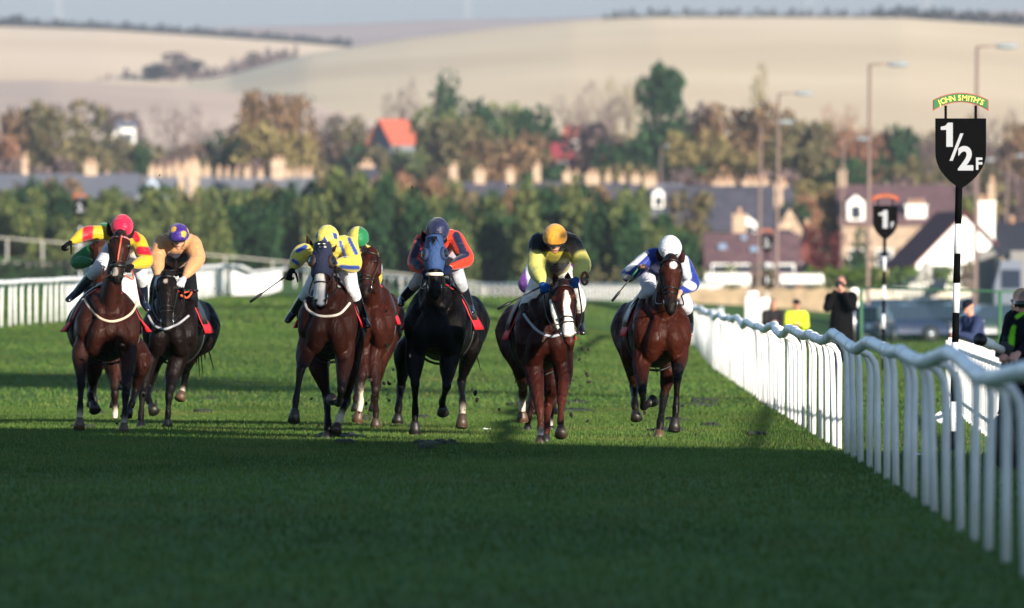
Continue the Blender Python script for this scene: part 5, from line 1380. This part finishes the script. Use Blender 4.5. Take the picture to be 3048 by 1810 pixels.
# --- rider and horse tucked directly behind the chestnut
z9 = Z(1460, 620, 2.0611, 109, 370)
H = horse(z9, 'reddish brown horse almost hidden directly behind the chestnut', 1.05, -3, hx('5a2c1e'), hx('241512'),
    (385, 520, -.3), (390, 800, -.5),
    [[(300, 1020, 0), (262, 1190, -.2), (232, 1290, -.15), (226, 1362, -.15)],
     [(410, 1020, 0), (385, 1180, -.2), (366, 1290, -.15), (366, 1368, -.15)],
     [(270, 960, 1.1), (260, 1100, 1.3), (250, 1180, 1.1), (250, 1230, 1.1)],
     [(400, 960, 1.1), (390, 1100, 1.3), (380, 1180, 1.1), (380, 1230, 1.1)]],
    [((365, 520), (360, 480)), ((410, 520), (414, 480))], .8, socks={1: (WS, 1)})
saddle(H)
person(z9, 'jockey in purple silks and white breeches mostly hidden behind the jockey in black and yellow', 'jockey', dict(
    head=(390, 262, .1), neck=(390, 300, .2), shL=(290, 330, .25), shR=(470, 330, .25), elL=(218, 470, .1), elR=(520, 400, .1),
    haL=(300, 500, -.1), haR=(500, 480, -.1), hip=(385, 430, .8), knL=(262, 500, .2), knR=(545, 560, .2), anL=(240, 690, .5), anR=(548, 690, .5), toL=(235, 720, .36), toR=(560, 740, .3)),
    dict(torso=hx('7a2fa0'), upper=hx('7a2fa0'), fore=hx('6a2a90')), cap=solid(hx('7a2fa0')), head_f=(0, -.8, -.5), boots=hx('101014'), legcol=hx('d4d4d8'), gloves=BK,
    loose=1.4, group=GR, patches=[([(225, 350, 0), (235, 430, 0), (250, 520, 0)], 13, hx('c9d0e0'), .6)])

# --- bay with white star on the rails side
z7 = Z(1790, 680, 2.2818, 102.6, 415)
H = horse(z7, 'bright bay horse with a small white star nearest the right-hand rail', 1.04, -7, hx('441c10'), BLK,
    (472, 192, -.5), (470, 540, -.82),
    [[(272, 920, 0), (278, 1105, -.3), (285, 1215, .02), (338, 1180, .1)],
     [(527, 880, 0), (515, 1015, -.3), (508, 1210, -.25), (496, 1345, -.3)],
     [(195, 850, 1.1), (222, 1070, 1.4), (228, 1195, 1.1), (236, 1270, 1.05)],
     [(465, 930, 1.0), (425, 1140, 1.0), (400, 1320, .75), (390, 1410, .7)]],
    [((402, 195), (376, 138)), ((543, 200), (562, 142))], 1.0, socks={}, hooves={3: M_hoofl},
    patches=[([(483, 250, 0)], [20], WB, .2), ([(515, 960, -.1), (515, 1010, -.3), (508, 1200, -.25)], [40, 36, 24], BLK, .3)])
bridle(H, M_leather, hands=(z7(390, 400, -.1), z7(530, 420, -.1)))
saddle(H)
person(z7, 'jockey in royal blue silks with white striped sleeves and a white cap', 'jockey', dict(
    head=(466, 155, 0), neck=(440, 200, .1), shL=(350, 185, .2), shR=(548, 225, .15), elL=(180, 318, .1), elR=(618, 375, .02),
    haL=(262, 262, -.1), haR=(535, 430, -.2), hip=(345, 260, .75), knL=(325, 410, .2), knR=(570, 500, .2), anL=(212, 555, .5), anR=(600, 650, .45), toL=(195, 618, .4), toR=(600, 700, .3)),
    dict(torso=hx('1d3590'), upper=hx('1d3590'), fore=hx('1d3590')), cap=solid(hx('e2e4ea')), head_f=(.05, -.72, -.7), boots=hx('0c0c0f'), legcol=hx('d3d6e0'),
    patches=[([(300, 165, 0), (235, 225, 0), (180, 270, 0)], 17, WHT), ([(150, 325, 0), (200, 335, 0)], 14, WHT), ([(565, 210, 0), (585, 330, 0)], 22, WHT), ([(560, 360, 0), (620, 395, 0)], 22, WHT), ([(350, 300, 0), (300, 265, 0)], 0.1, WHT)],
    loose=1.25, group=GR, pal=dict(L=Vector((.2, -.6, -.6))))
whip(z7, (258, 262, -.16), (72, 495, -.2), 'green-handled riding whip beside the bright bay with the star', handle=mat('green_grip', hx('1f5a44'), .6))

# --- leader on the left: dark bay with orange straps
z1 = Z(150, 600, 2.0618, 107.3, 355)
H = horse(z1, 'dark bay horse with an orange bridle stripe and pale chest strap, leftmost of the field', 1.07, -5, hx('3a1c14'), BLK,
    (428, 195, -.42), (408, 478, -.62),
    [[(185, 930, 0), (188, 1120, -.2), (182, 1270, -.25), (178, 1372, -.28)],
     [(478, 960, 0), (462, 1180, -.25), (455, 1315, -.3), (450, 1395, -.32)],
     [(265, 980, 1.0), (258, 1150, 1.3), (245, 1190, 1.0), (270, 1265, .9)],
     [(560, 960, 1.0), (520, 1160, 1.2), (500, 1240, 1.0), (478, 1290, .95)]],
    [((368, 190), (350, 122)), ((488, 200), (512, 138))], 1.22, socks={0: (WS, 1), 1: (WS, 1)}, hooves={0: M_hoofl, 1: M_hoofl},
    patches=[([(412, 395, 0), (410, 440, 0)], [9, 17], hx('8a8078'), .2)])
bridle(H, M_leather, brow=M_pinkstrap, stripe=M_orange, nose=M_leather, hands=(z1(330, 400, -.15), z1(500, 420, -.15)), reinm=M_orange)
breast_strap(H, [(205, 600, 0), (235, 645, 0), (300, 710, 0), (370, 735, 0), (440, 722, 0), (500, 680, 0), (530, 610, 0)], mat('tan_strap', hx('bfa58c'), .7))
saddle(H, flare=.16)
def stripes1(x, y, zz): return hx('d41c48')
person(z1, 'jockey in yellow silks with red armbands and a crimson cap, one arm flung out', 'jockey', dict(
    head=(440, 172, -.02), neck=(440, 200, .1), shL=(345, 195, .15), shR=(535, 240, .15), elL=(220, 195, .08), elR=(588, 365, .05),
    haL=(125, 248, .0), haR=(500, 395, -.2), hip=(440, 300, .75), knL=(300, 400, .25), knR=(555, 440, .25), anL=(160, 560, .5), anR=(575, 620, .5), toL=(108, 605, .4), toR=(598, 665, .36)),
    dict(torso=hx('cfae22'), upper=hx('cfae22'), fore=hx('d4b52a'), hem=RED_), cap=stripes1, head_f=(0, -.78, -.6), boots=hx('12182a'), legcol=hx('c9c9d2'), gloves=BK,
    patches=[([(232, 160, 0), (226, 230, 0)], 30, RED_), ([(545, 300, 0), (612, 305, 0)], 24, RED_), ([(512, 200, 0), (530, 230, 0)], 20, RED_), ([(300, 240, 0), (330, 160, 0)], .1, RED_)], group=GR, loose=1.25)
whip(z1, (108, 268, .0), (215, 240, .05), 'short end of a black whip in the fist of the jockey in the crimson cap')

# --- brown horse with star, peach silks
z2 = Z(150, 600, 2.0618, 111.2, 730)
H = horse(z2, 'dull dark brown horse with a faint white star, second from the left', 1.04, 7, hx('1a100e'), BLK,
    (712, 435, -.48), (716, 772, -.82),
    [[(596, 1000, 0), (566, 1180, -.22), (556, 1310, -.25), (556, 1378, -.28)],
     [(755, 1050, 0), (728, 1190, -.25), (722, 1300, -.22), (718, 1362, -.22)],
     [(640, 960, 1.1), (605, 1140, 1.3), (600, 1210, 1.0), (630, 1275, .9)],
     [(860, 920, 1.1), (832, 1040, 1.5), (815, 1140, 1.55), (800, 1190, 1.5)]],
    [((660, 425), (655, 345)), ((772, 432), (768, 350))], 1.05, hooves={3: M_hoofl}, socks={3: (WS, 1)},
    patches=[([(718, 488, 0)], [13], hx('8f8680'), .2)])
bridle(H, M_leather, hands=(z2(640, 500, -.15), z2(815, 480, -.15)))
breast_strap(H, [(600, 700, 0), (640, 760, 0), (710, 782, 0), (780, 755, 0), (850, 700, 0)], mat('grey_strap', hx('8f9096'), .7))
saddle(H)
g = G(); g.tube(catmull([z2(800, 575, -.2), z2(840, 590, 0), z2(868, 548, .1), z2(815, 560, 0)], 5), .012, 6); g.build('rein', M_orange, H['root'], True)
def dots(x, y, zz):
    v = Vector((x, y, zz)).normalized()
    for c in ((.45, .6, .75), (-.55, .75, .3), (.95, .3, .25), (-.5, -.5, .7), (.3, -.8, .5), (-.95, -.1, .35)):
        if v.dot(Vector(c).normalized()) > .955: return GLD
    return hx('3a2080')
person(z2, 'jockey in peach silks with dark goggles and a purple cap with gold spots', 'jockey', dict(
    head=(785, 222, -.12), neck=(785, 260, .1), shL=(690, 245, .12), shR=(872, 250, .12), elL=(655, 335, .08), elR=(902, 350, .02),
    haL=(660, 470, -.15), haR=(820, 470, -.22), hip=(775, 380, .72), knL=(650, 520, .25), knR=(865, 560, .2), anL=(620, 700, .5), anR=(885, 720, .45), toL=(610, 740, .4), toR=(925, 770, .4)),
    dict(torso=PCH, upper=PCH, fore=PCH), cap=dots, head_f=(0, -.95, -.3), goggles=M_lens, boots=hx('0b0b0e'), legcol=hx('17171c'), gloves=hx('b9bcc6'), loose=1.35, bulk=1.05, group=GR,
    patches=[([(735, 345, 0), (815, 345, 0)], 26, hx('2a1c40'), .5)])
whip(z2, (815, 545, -.05), (905, 546, .1), 'stub of a black whip beside the peach jockey glove')

# --- rider in green behind the leader
z8 = Z(150, 600, 2.0618, 118, 310)
H = horse(z8, 'brown horse hidden behind the leftmost dark bay', 1.1, -2, hx('4a2418'), hx('1c110e'),
    (298, 225, -.35), (300, 420, -.5),
    [[(250, 980, 0), (245, 1120, -.2), (243, 1180, 0), (250, 1230, .05)],
     [(400, 1000, 0), (396, 1180, -.2), (396, 1290, -.1), (396, 1360, -.1)],
     [(270, 980, 1.1), (270, 1120, 1.3), (265, 1160, 1.1), (262, 1210, 1.1)],
     [(380, 980, 1.1), (385, 1120, 1.3), (390, 1180, 1.1), (392, 1240, 1.1)]],
    [((280, 215), (274, 175)), ((320, 215), (326, 175))], .75, socks={1: (WS, 2)})
saddle(H)
person(z8, 'jockey with a bright green sleeve showing behind the leftmost horse', 'jockey', dict(
    head=(330, 215, .1), neck=(330, 250, .15), shL=(262, 290, .2), shR=(390, 290, .2), elL=(160, 372, .1), elR=(440, 400, .1),
    haL=(262, 375, -.1), haR=(380, 420, -.1), hip=(320, 360, .8), knL=(250, 450, .2), knR=(400, 450, .2), anL=(225, 560, .5), anR=(420, 600, .5), toL=(215, 590, .4), toR=(430, 640, .36)),
    dict(torso=hx('cdd2da'), upper=hx('0f7436'), fore=hx('0f7436')), cap=solid(hx('0f7436')), head_f=(0, -.8, -.5), boots=hx('12182a'), legcol=hx('d6d6dc'), gloves=BK, group=GR, loose=1.3)
# ------------------------------------------------------------------ vehicles in the car park
M_tyre = mat('tyre', hx('101012'), .9); M_rim = mat('rim', hx('8e9298'), .35, metal=.8); M_cglass = mat('car_glass', hx('222c3c'), .08, spec=.8, coat=.3)
M_hl = mat('headlight', hx('d8dce0'), .1, spec=1.0); M_tl = mat('tail_light', hx('7a1014'), .2)
def car(x, d, col, label, yaw=80, row=None, L=4.2, Wc=1.72, H=1.42, z=None):
    X = dpx(x, d); root = empty('parked_car', (X, d, gz(X, d)), label, 'car', 'cars parked behind the green fence', R(yaw))
    m = mat('paint_' + col, tuple(v * .7 for v in hx(col)), .3, spec=.5, coat=.35); w = Wc / 2; v, f = [], []
    prof = [(-.5, .32), (-.5, .55), (-.47, .72), (-.24, .86), (-.10, .90), (.30, .90), (.44, .84), (.5, .62), (.5, .32)]
    rows = []
    for yy, k in ((-w * .94, .97), (-w, 1.0), (w, 1.0), (w * .94, .97)):
        rows.append([(px_ * L * (k if abs(px_) > .45 else 1), yy, .32 + (pz - .32) * (1 if abs(yy) < w * .95 or pz < .5 else .97)) for px_, pz in prof])
    for r_ in rows: v += r_
    n = len(prof)
    for j in range(3):
        for i in range(n): a = j * n + i; b = j * n + (i + 1) % n; f.append((a, b, b + n, a + n))
    f += [tuple(range(n))[::-1], tuple(range(3 * n, 4 * n))]
    o = mesh('body', v, f, m, root, True)
    bv = o.modifiers.new('b', 'BEVEL'); bv.width = .04; bv.segments = 2
    gp = [(-.27, .86), (-.13, H - .06), (-.05, H), (.16, H), (.27, H - .08), (.36, .90)]
    v = []
    for yy, k in ((-w * .93, -1), (-w * .74, 0)): pass
    for sgn in (-1, 1):
        for px_, pz in gp: t = (pz - .86) / (H - .86); v.append((px_ * L, sgn * (w * .93 - t * w * .2), pz))
    k = len(gp); f = [tuple(range(k)), tuple(range(2 * k - 1, k - 1, -1))] + [(i, k + i, k + i + 1, i + 1) for i in range(k - 1)] + [(k - 1, 2 * k - 1, k, 0)]
    mesh('windows', v, f, M_cglass, root)
    v = []
    for sgn in (-1, 1):
        for px_, pz in ((-.13, H - .05), (-.05, H + .012), (.16, H + .012), (.27, H - .07)): v.append((px_ * L, sgn * w * .745, pz + .012))
    mesh('roof', v, [(0, 4, 5, 1), (1, 5, 6, 2), (2, 6, 7, 3)], m, root)
    for px_ in (-.31, .31):
        for sg in (-1, 1):
            c = Vector((px_ * L, sg * (w - .10), .32)); g = G().tube([c - Vector((0, .11, 0)), c + Vector((0, .11, 0))], .32, 20); wh = g.build('wheel', M_tyre, root, True)
            G().tube([c + Vector((0, sg * .112, 0)), c + Vector((0, sg * .12, 0))], .2, 14).build('rim', M_rim, wh, True)
    for sg in (-1, 1):
        G().ell((-L * .485, sg * w * .72, .62), (.06, .16, .08), 10, 6).build('headlight', M_hl, root, True)
        G().ell((L * .485, sg * w * .75, .66), (.05, .14, .10), 10, 6).build('tail_light', M_tl, root, True)
        G().box((-L * .17, sg * (w + .06), .93), (.1, .14, .1)).build('mirror', m, root)
for x_, d_, col_, lb_, yw_ in (
    (2180, 385, '1c2c54', 'mid blue parked car left of the one furlong pole in the front row', 8), (2300, 392, '1a2744', 'dark navy parked car between the two furlong poles in the front row', -10),
    (2420, 388, '1e3a44', 'dark teal parked car behind the man in the cap', 12), (2235, 408, '3c4c6c', 'slate blue parked car in the second row', 30),
    (2345, 412, '303e5c', 'dark grey-blue parked car in the second row right of the half furlong pole', 20), (2470, 410, '4a5870', 'pale silver parked car near the right edge', -15),
    (2160, 425, '2a3344', 'dark parked car in the third row just right of the photographer', 40), (2270, 428, '455268', 'blue-grey parked car in the third row near the boom lift', 60),
    (2390, 430, '243050', 'navy parked car in the third row in front of the lorry', 35), (2110, 380, '263c6a', 'blue parked car nearest the green fence post', 75)):
    car(x_, d_, col_, lb_, yw_)
def lorry():
    d = 430; X = dpx(2470, d); root = empty('lorry', (X, d, gz(X, d)), 'grey-white horse lorry at the right edge above the cars', 'lorry')
    mw = mat('lorry_white', hx('5a6272'), .5); mg = mat('lorry_grey', hx('6c6a68'), .6)
    G().box((.9, 0, 1.95), (2.2, 6, 2.9)).build('box_body', mg, root)
    g = G().prism([(-.9, .6), (.3, .6), (.3, 3.0), (-.6, 3.0), (-.9, 1.9)], -3.2, -1.0); g.build('cab', mw, root)
    G().box((-.2, -3.23, 2.2), (.8, .04, .8)).build('windscreen', M_cglass, root)
    G().box((-1.1, 1, 2.2), (.7, 4, 2.4)).build('side_locker', mg, root)
    for yy in (-2.4, 2.0):
        for xx in (-.7, 1.3): G().tube([(xx - .14, yy, .45), (xx + .14, yy, .45)], .45, 16).build('wheel', M_tyre, root, True)
lorry()
def lift():
    d = 432; s = FD / d; X = dpx(2240, d); zg = gz(X, d); root = empty('access_platform', (X, d, zg), 'folded white boom lift with an orange outrigger behind the cars', 'boom lift')
    mw = mat('lift_white', hx('9c9b94'), .6); mo = mat('lift_orange', hx('e06a3c'), .5)
    def q(x, r_): return Vector(((x - 2240) / s, 0, HC - (r_ - 722) / s - zg))
    G().box(q(2232, 712), (2.0, 1.4, .35)).box(q(2240, 705) + Vector((0, 0, -.3)), (1.2, 1.0, .7)).build('chassis', mw, root)
    G().prism([(q(a, b).x, q(a, b).z) for a, b in ((2212, 708), (2250, 708), (2240, 690), (2222, 690))], -.4, .4).build('turret', mw, root)
    G().tube([q(2236, 692), q(2256, 655), q(2262, 640)], [.16, .14, .12], 8).build('lower_boom', mw, root, True)
    G().tube([q(2262, 640), q(2268, 662), q(2270, 685)], [.14, .24, .18], 8).build('upper_boom', mw, root, True)
    G().box(q(2286, 694), (.75, .8, .4)).build('basket', mw, root)
    G().box(q(2283, 709), (1.0, .3, .14)).build('outrigger', mo, root)
    for sx_ in (-.6, .5): G().tube([(sx_, -.5, .3), (sx_, .5, .3)], .3, 14).build('wheel', M_tyre, root, True)
lift()
# pale plastic wing panels where the rail bends, and a twin white sign
def wing(x, row0, row1, w, d, label, m=M_white):
    s = FD / d; X = dpx(x, d); zg = gz(X, d); zt = HC - (row0 - 722) / s - zg; root = empty('rail_wing', (X, d, zg), label, 'barrier', 'white plastic wings beyond the rail')
    g = G(); ww = w / s / 2
    for k in range(5): g.tube([(-ww + k * ww / 2, 0, 0), (-ww + k * ww / 2, 0, zt - .12), (-ww + k * ww / 2 + .05, -.1, zt)], .045, 7)
    g.build('slats', m, root, True); G().tube([(-ww, -.1, zt), (ww + .05, -.1, zt)], .06, 8).build('top_rail', m, root, True)
wing(1832, 716, 780, 22, 250, 'pale plastic wing panel just left of the seated steward, taller one')
wing(1860, 732, 780, 24, 246, 'pale plastic wing panel touching the dark-jacketed steward')
def twin_sign():
    d = 230; s = FD / d; X = dpx(2086, d); root = empty('sign', (X, d, 0), 'small white sign of two stacked round plates behind the man in the long coat', 'sign')
    z1, z2_ = HC - (712 - 722) / s, HC - (742 - 722) / s
    for z_ in (z1, z2_): G().tube([(0, -.02, z_), (0, .02, z_)], .1, 18).add([], []).build('plate', M_white, root)
    G().tube([(0, .05, 0), (0, .05, z1)], .02, 6).build('pole', M_steel, root, True)
    for c in root.children:
        pass
twin_sign()

# ------------------------------------------------------------------ people at the rails
class ZS(Z):
    def __init__(s, x0, y0, k, d, cxz): super().__init__(x0, y0, k, d, cxz)
def solidc(c): return dict(torso=hx(c), upper=hx(c), fore=hx(c))
# man in long black coat holding a camera to his face  (crop x0=2000,y0=450,k=2.3845)
zc = ZS(2000, 450, 2.3845, 178, 1205)
def pz(z, dx, dy, h): return Vector((dx, dy, h))      # metres from the person's base
p = person(zc, 'photographer in a long black coat holding a camera to his face beyond the rail', 'photographer', dict(
    head=Vector((-.02, -.05, 1.68)), neck=Vector((0, 0, 1.5)), shL=Vector((-.19, -.02, 1.42)), shR=Vector((.19, .02, 1.42)), elL=Vector((-.27, -.22, 1.22)), elR=Vector((.18, -.30, 1.22)),
    haL=Vector((-.10, -.20, 1.55)), haR=Vector((.02, -.24, 1.52)), hip=Vector((0, 0, .95)), knL=Vector((-.1, -.03, .5)), knR=Vector((.12, -.03, .5)), anL=Vector((-.1, .02, .09)), anR=Vector((.13, .02, .09)), toL=Vector((-.11, -.16, .04)), toR=Vector((.15, -.16, .04))),
    solidc('0c0c0e'), head_f=(-.25, -1, -.05), cloth=M_wool, legcol=hx('101014'), coat_len=.5, hair=hx('3a2e2a'), scale=1.04, bulk=1.15, skin_c=hx('c08878'))
def camera_prop(loc, label, white=False, aim=(-.2, -1, 0), L=.12, r=.04):
    root = empty('camera', loc, label, 'camera'); a = Vector(aim).normalized(); m = M_white if white else M_leather
    M_ = a.to_track_quat('-Y', 'Z').to_matrix().to_4x4(); root.rotation_euler = M_.to_euler()
    G().box((0, .04, 0), (.14, .07, .10)).box((0, .03, .06), (.05, .05, .03)).build('camera_body', M_leather, root)
    G().tube([(0, 0, 0), (0, -L * .4, 0), (0, -L * .45, 0), (0, -L * .85, 0)], [r * .75, r * .75, r, r], 16).build('lens', m, root, True)
    G().tube([(0, -L * .85, 0), (0, -L, 0)], [r * 1.1, r * 1.2], 16).build('lens_hood', M_leather, root, True)
camera_prop(zc.O + Vector((-.05, -.20, 1.64)), 'black camera held to the face of the man in the long coat', aim=(-.25, -1, 0))
def seated(z, label, cat, torso, hat=None, hair=None, head_f=(0, -1, -.2), lean=0.0, turn=0.0, legs='15151a', extra=None, hp=.45, s=1.0):
    c, s_ = math.cos(turn), math.sin(turn)
    def V_(x, y, zz): return Vector((x * c - y * s_, x * s_ + y * c, zz))
    J = dict(head=V_(0, -.12 - lean, hp + .80), neck=V_(0, -.05 - lean, hp + .66), shL=V_(-.18, -.05 - lean, hp + .56), shR=V_(.18, -.05 - lean, hp + .56), elL=V_(-.22, -.22 - lean, hp + .30), elR=V_(.22, -.22 - lean, hp + .30),
             haL=V_(-.05, -.42 - lean, hp + .34), haR=V_(.06, -.42 - lean, hp + .36), hip=V_(0, .05, hp + .06), hipx=None, knL=V_(-.14, -.42, hp + .05), knR=V_(.14, -.42, hp + .05), anL=V_(-.14, -.38, .10), anR=V_(.14, -.38, .10), toL=V_(-.15, -.56, .05), toR=V_(.16, -.56, .05))
    del J['hipx']
    hf = V_(*head_f)
    q = person(z, label, cat, J, solidc(torso), head_f=hf, cloth=M_wool, legcol=hx(legs), hat=hat, hair=hair, bulk=1.2, scale=s, skin_c=hx('b8806c'), **(extra or {}))
    g = G().box((0, .05, hp - .03), (.36, .32, .05))
    root = empty('stool', z.O, 'small folding stool under the ' + label.split(' beyond')[0].split(' on a stool')[0], 'stool', 'folding stools at the rail')
    g.build('seat', M_leather, root)
    for a in (-.14, .14):
        for b in (-.12, .16): G().tube([(a, b + .02, 0), (a * .9, b, hp - .055)], .012, 6).build('leg', M_steel, root, True)
    return q
zh = ZS(2200, 820, 6.94, 236, 1180)
seated(zh, 'steward in a bright yellow-green jacket and dark beanie beyond the rail', 'steward', 'd8ee3c', hat=('beanie', hx('14182a')), head_f=(.5, -.8, -.35), hp=.44)
zk = ZS(2200, 820, 6.94, 240, 705)
seated(zk, 'spectator in a dark jacket with clasped hands beyond the rail', 'spectator', '2a282a', hair=hx('4a3a34'), hp=.46)
zm = ZS(2840, 840, 2.4733, 168, 165)
seated(zm, 'man in a navy jacket and dark cap looking down on a stool', 'spectator', '323c5c', hat=('cap', hx('171a24')), head_f=(0, -.85, -.55), turn=-.9, lean=.06, hp=.46, extra=dict(patches=[([(215, 285, 0), (235, 300, 0)], 6, hx('a8adb8'), 2)]))
# two women at the right edge
zw = ZS(2840, 840, 2.4733, 84, 500)
def wz(x, y, yo=0): return zw(x, y, yo)
person(zw, 'woman in a dark navy jacket with lime piping and dark glasses at the right edge', 'spectator', dict(
    head=wz(528, 165), neck=wz(520, 215), shL=wz(455, 290), shR=wz(600, 290), elL=wz(420, 430, -.05), elR=wz(610, 450, -.05), haL=wz(372, 520, -.3), haR=wz(470, 525, -.35),
    hip=wz(520, 620, .05), knL=wz(475, 1000, .05), knR=wz(560, 1000, -.0), anL=wz(480, 1370, .05), anR=wz(560, 1380, 0), toL=wz(465, 1405, -.12), toR=wz(565, 1405, -.15)),
    solidc('11141c'), head_f=(-.75, -.65, -.1), cloth=M_wool, goggles=M_lens, legcol=hx('121318'), hair=hx('5a4c40'), bulk=1.15, scale=1.0, skin_c=hx('c08c7c'),
    patches=[([(460, 255, 0), (505, 225, 0), (530, 222, 0)], 9, hx('7cc832'), 2), ([(432, 330, 0), (415, 430, 0), (388, 560, 0)], [10, 15, 18], hx('6fc024'), 2)])
zw2 = ZS(2840, 840, 2.4733, 88, 430)
person(zw2, 'fair-haired woman in black mostly hidden behind the woman with lime piping', 'spectator', dict(
    head=wz(487, 145, 4) - (zw2.O - zw.O), neck=wz(480, 215, 4) - (zw2.O - zw.O), shL=wz(440, 270, 4) - (zw2.O - zw.O), shR=wz(540, 270, 4.2) - (zw2.O - zw.O), elL=wz(395, 400, 3.9) - (zw2.O - zw.O), elR=wz(560, 430, 4) - (zw2.O - zw.O),
    haL=wz(355, 470, 3.8) - (zw2.O - zw.O), haR=wz(450, 520, 3.8) - (zw2.O - zw.O), hip=wz(480, 600, 4) - (zw2.O - zw.O), knL=Vector((-.05, 0, .45)), knR=Vector((.14, 0, .45)), anL=Vector((-.05, .03, .08)), anR=Vector((.14, .03, .08)), toL=Vector((-.1, -.12, .04)), toR=Vector((.12, -.14, .04))),
    solidc('0d0d10'), head_f=(-.7, -.7, -.05), cloth=M_wool, legcol=hx('0e0e12'), hair=hx('a0845a'), bulk=1.05, skin_c=hx('c89482'))
camera_prop(wz(352, 500, -.35) + zw.O, 'long white telephoto lens held at the right edge above the barrier', white=True, aim=(-.55, -.75, .25), L=.36, r=.045)
# kit bag on the ground
zb = wz(395, 1380, .1) + zw.O
root = empty('kit_bag', (zb.x, zb.y, 0), 'black camera bag standing on the grass at the foot of the women', 'bag')
g = G(); g.ell((0, 0, .24), (.17, .12, .25), 14, 10); g.ell((0, 0, .52), (.05, .05, .05), 8, 6); g.build('bag_body', M_leather, root, True)
G().tube([(-.08, 0, .46), (-.05, 0, .56), (.05, 0, .56), (.08, 0, .46)], .012, 6).build('handle', M_leather, root, True)

# ------------------------------------------------------------------ turf kicked up, divots, litter
M_soil = mat('soil', hx('1c1712'), .95, .3, 40)
rc = random.Random(21)
spots = [(1560, 912, 'c'), (1230, 560, 'c'), (1515, 553, 'c'), (68, 702, 'c'), (30, 728, 'c')]
cl = []
for i in range(130):
    base = rc.choice([(1120, 1190, 101), (1110, 1250, 101), (1720, 1150, 99), (1740, 1040, 99), (930, 1255, 102), (350, 1110, 106), (365, 1160, 106), (1905, 1280, 103), (2060, 1240, 103), (470, 1170, 110), (1160, 1130, 100), (1400, 1180, 101)])
    cl.append((base[0] + rc.gauss(0, 26), base[1] + rc.gauss(0, 42), base[2] + rc.uniform(-.6, 1.2), rc.choice([.012, .016, .02, .036]) * rc.uniform(.7, 1.2)))
for x, y, d, r_ in [(1227, 559, 99, .028), (1513, 553, 99, .016), (68, 702, 100, .018), (475, 522, 99, .014), (1415, 622, 98, .01), (1760, 660, 98, .01), (640, 860, 103, .012), (700, 1045, 104, .012), (1735, 1038, 98, .03), (1150, 925, 100, .026), (1170, 1100, 100, .03)]: cl.append((x, y, d, r_))
protos = []
for k in range(4):
    g = G(); g.ell((0, 0, 0), (1, .8, .7), 7, 5); o = g.build('turf_clod', M_soil)
    for v in o.data.vertices: v.co *= 1 + rc.uniform(-.35, .35)
    protos.append(o)
for i, (x, y, d, r_) in enumerate(cl):
    o = protos[i] if i < 4 else protos[i % 4].copy()
    if i >= 4: S.collection.objects.link(o)
    o.location = P(x, y, d); o.location.z = max(o.location.z, gz(o.location.x, d) + r_ * .5); o.scale = (r_ * .75, r_ * .5, r_ * .6); o.rotation_euler = (rc.random() * 6, rc.random() * 6, rc.random() * 6)
    tag(o, 'small dark clod of turf flung up by the hooves', 'clod', 'clods of turf in the air and on the grass')
M_divot = mat('divot', hx('23281a'), .95, .4, 20)
for i, (x, y, w) in enumerate([(2072, 1166, .30), (2096, 1195, .26), (2072, 1208, .34), (695, 1140, .22), (835, 1160, .16), (1720, 1225, .3), (1300, 1322, .3), (1010, 1300, .35), (1985, 1285, .25), (1545, 1205, .2)] + [(rc.uniform(60, 2300), rc.uniform(1110, 1340), rc.uniform(.10, .24)) for _ in range(18)]):
    d = 43500 / (y - HZ); X = (x - CX) / F * d; g = G(); g.ell((0, 0, .004), (w * .8, w * 1.6, .022), 12, 6)
    for k in range(14):
        a = rc.random() * 6.28; q = rc.random() * w * .75; g.ell((math.cos(a) * q, math.sin(a) * q * 2, .01), (.05, .07, .018 + .02 * rc.random()), 6, 4)
    tag(g.build('divot', M_divot, loc=(X, d, .006)), 'dark torn divot in the turf behind the horses', 'divot', 'divots torn in the turf')
M_paper = mat('paper', (.7, .72, .75), .8)
for x, y, w, h, lb in ((1445, 1279, .05, .008, 'scrap of white paper on the turf right of the black horse'), (2730, 1357, .05, .012, 'scrap of white paper on the grass behind the running rail'), (2800, 1262, .07, .06, 'crumpled white bag on the grass beside the half furlong pole')):
    d = 43500 / (y - HZ); X = (x - CX) / F * d; g = G(); g.ell((0, 0, h), (w, w * .6, h), 9, 6); o = g.build('litter', M_paper, loc=(X, d, .0))
    for v in o.data.vertices: v.co *= 1 + rc.uniform(-.25, .25)
    tag(o, lb, 'litter')
# ------------------------------------------------------------------ haze of the far country
hb = G().box((0, 2500, 190), (13000, 8200, 402)).build('haze', None)
hb.location = (0, 0, 0)
hm = bpy.data.materials.new('haze'); hm.use_nodes = True; n, l = hm.node_tree.nodes, hm.node_tree.links
for x in list(n):
    if x.type != 'OUTPUT_MATERIAL': n.remove(x)
pv = n.new('ShaderNodeVolumePrincipled'); pv.inputs['Color'].default_value = (.72, .82, 1.0, 1); pv.inputs['Density'].default_value = 0.000065; pv.inputs['Anisotropy'].default_value = 0.0
l.new(pv.outputs[0], [x for x in n if x.type == 'OUTPUT_MATERIAL'][0].inputs['Volume']); hb.data.materials.append(hm)
tag(hb, kind='stuff', label='thin pale haze over the far fields', cat='haze')
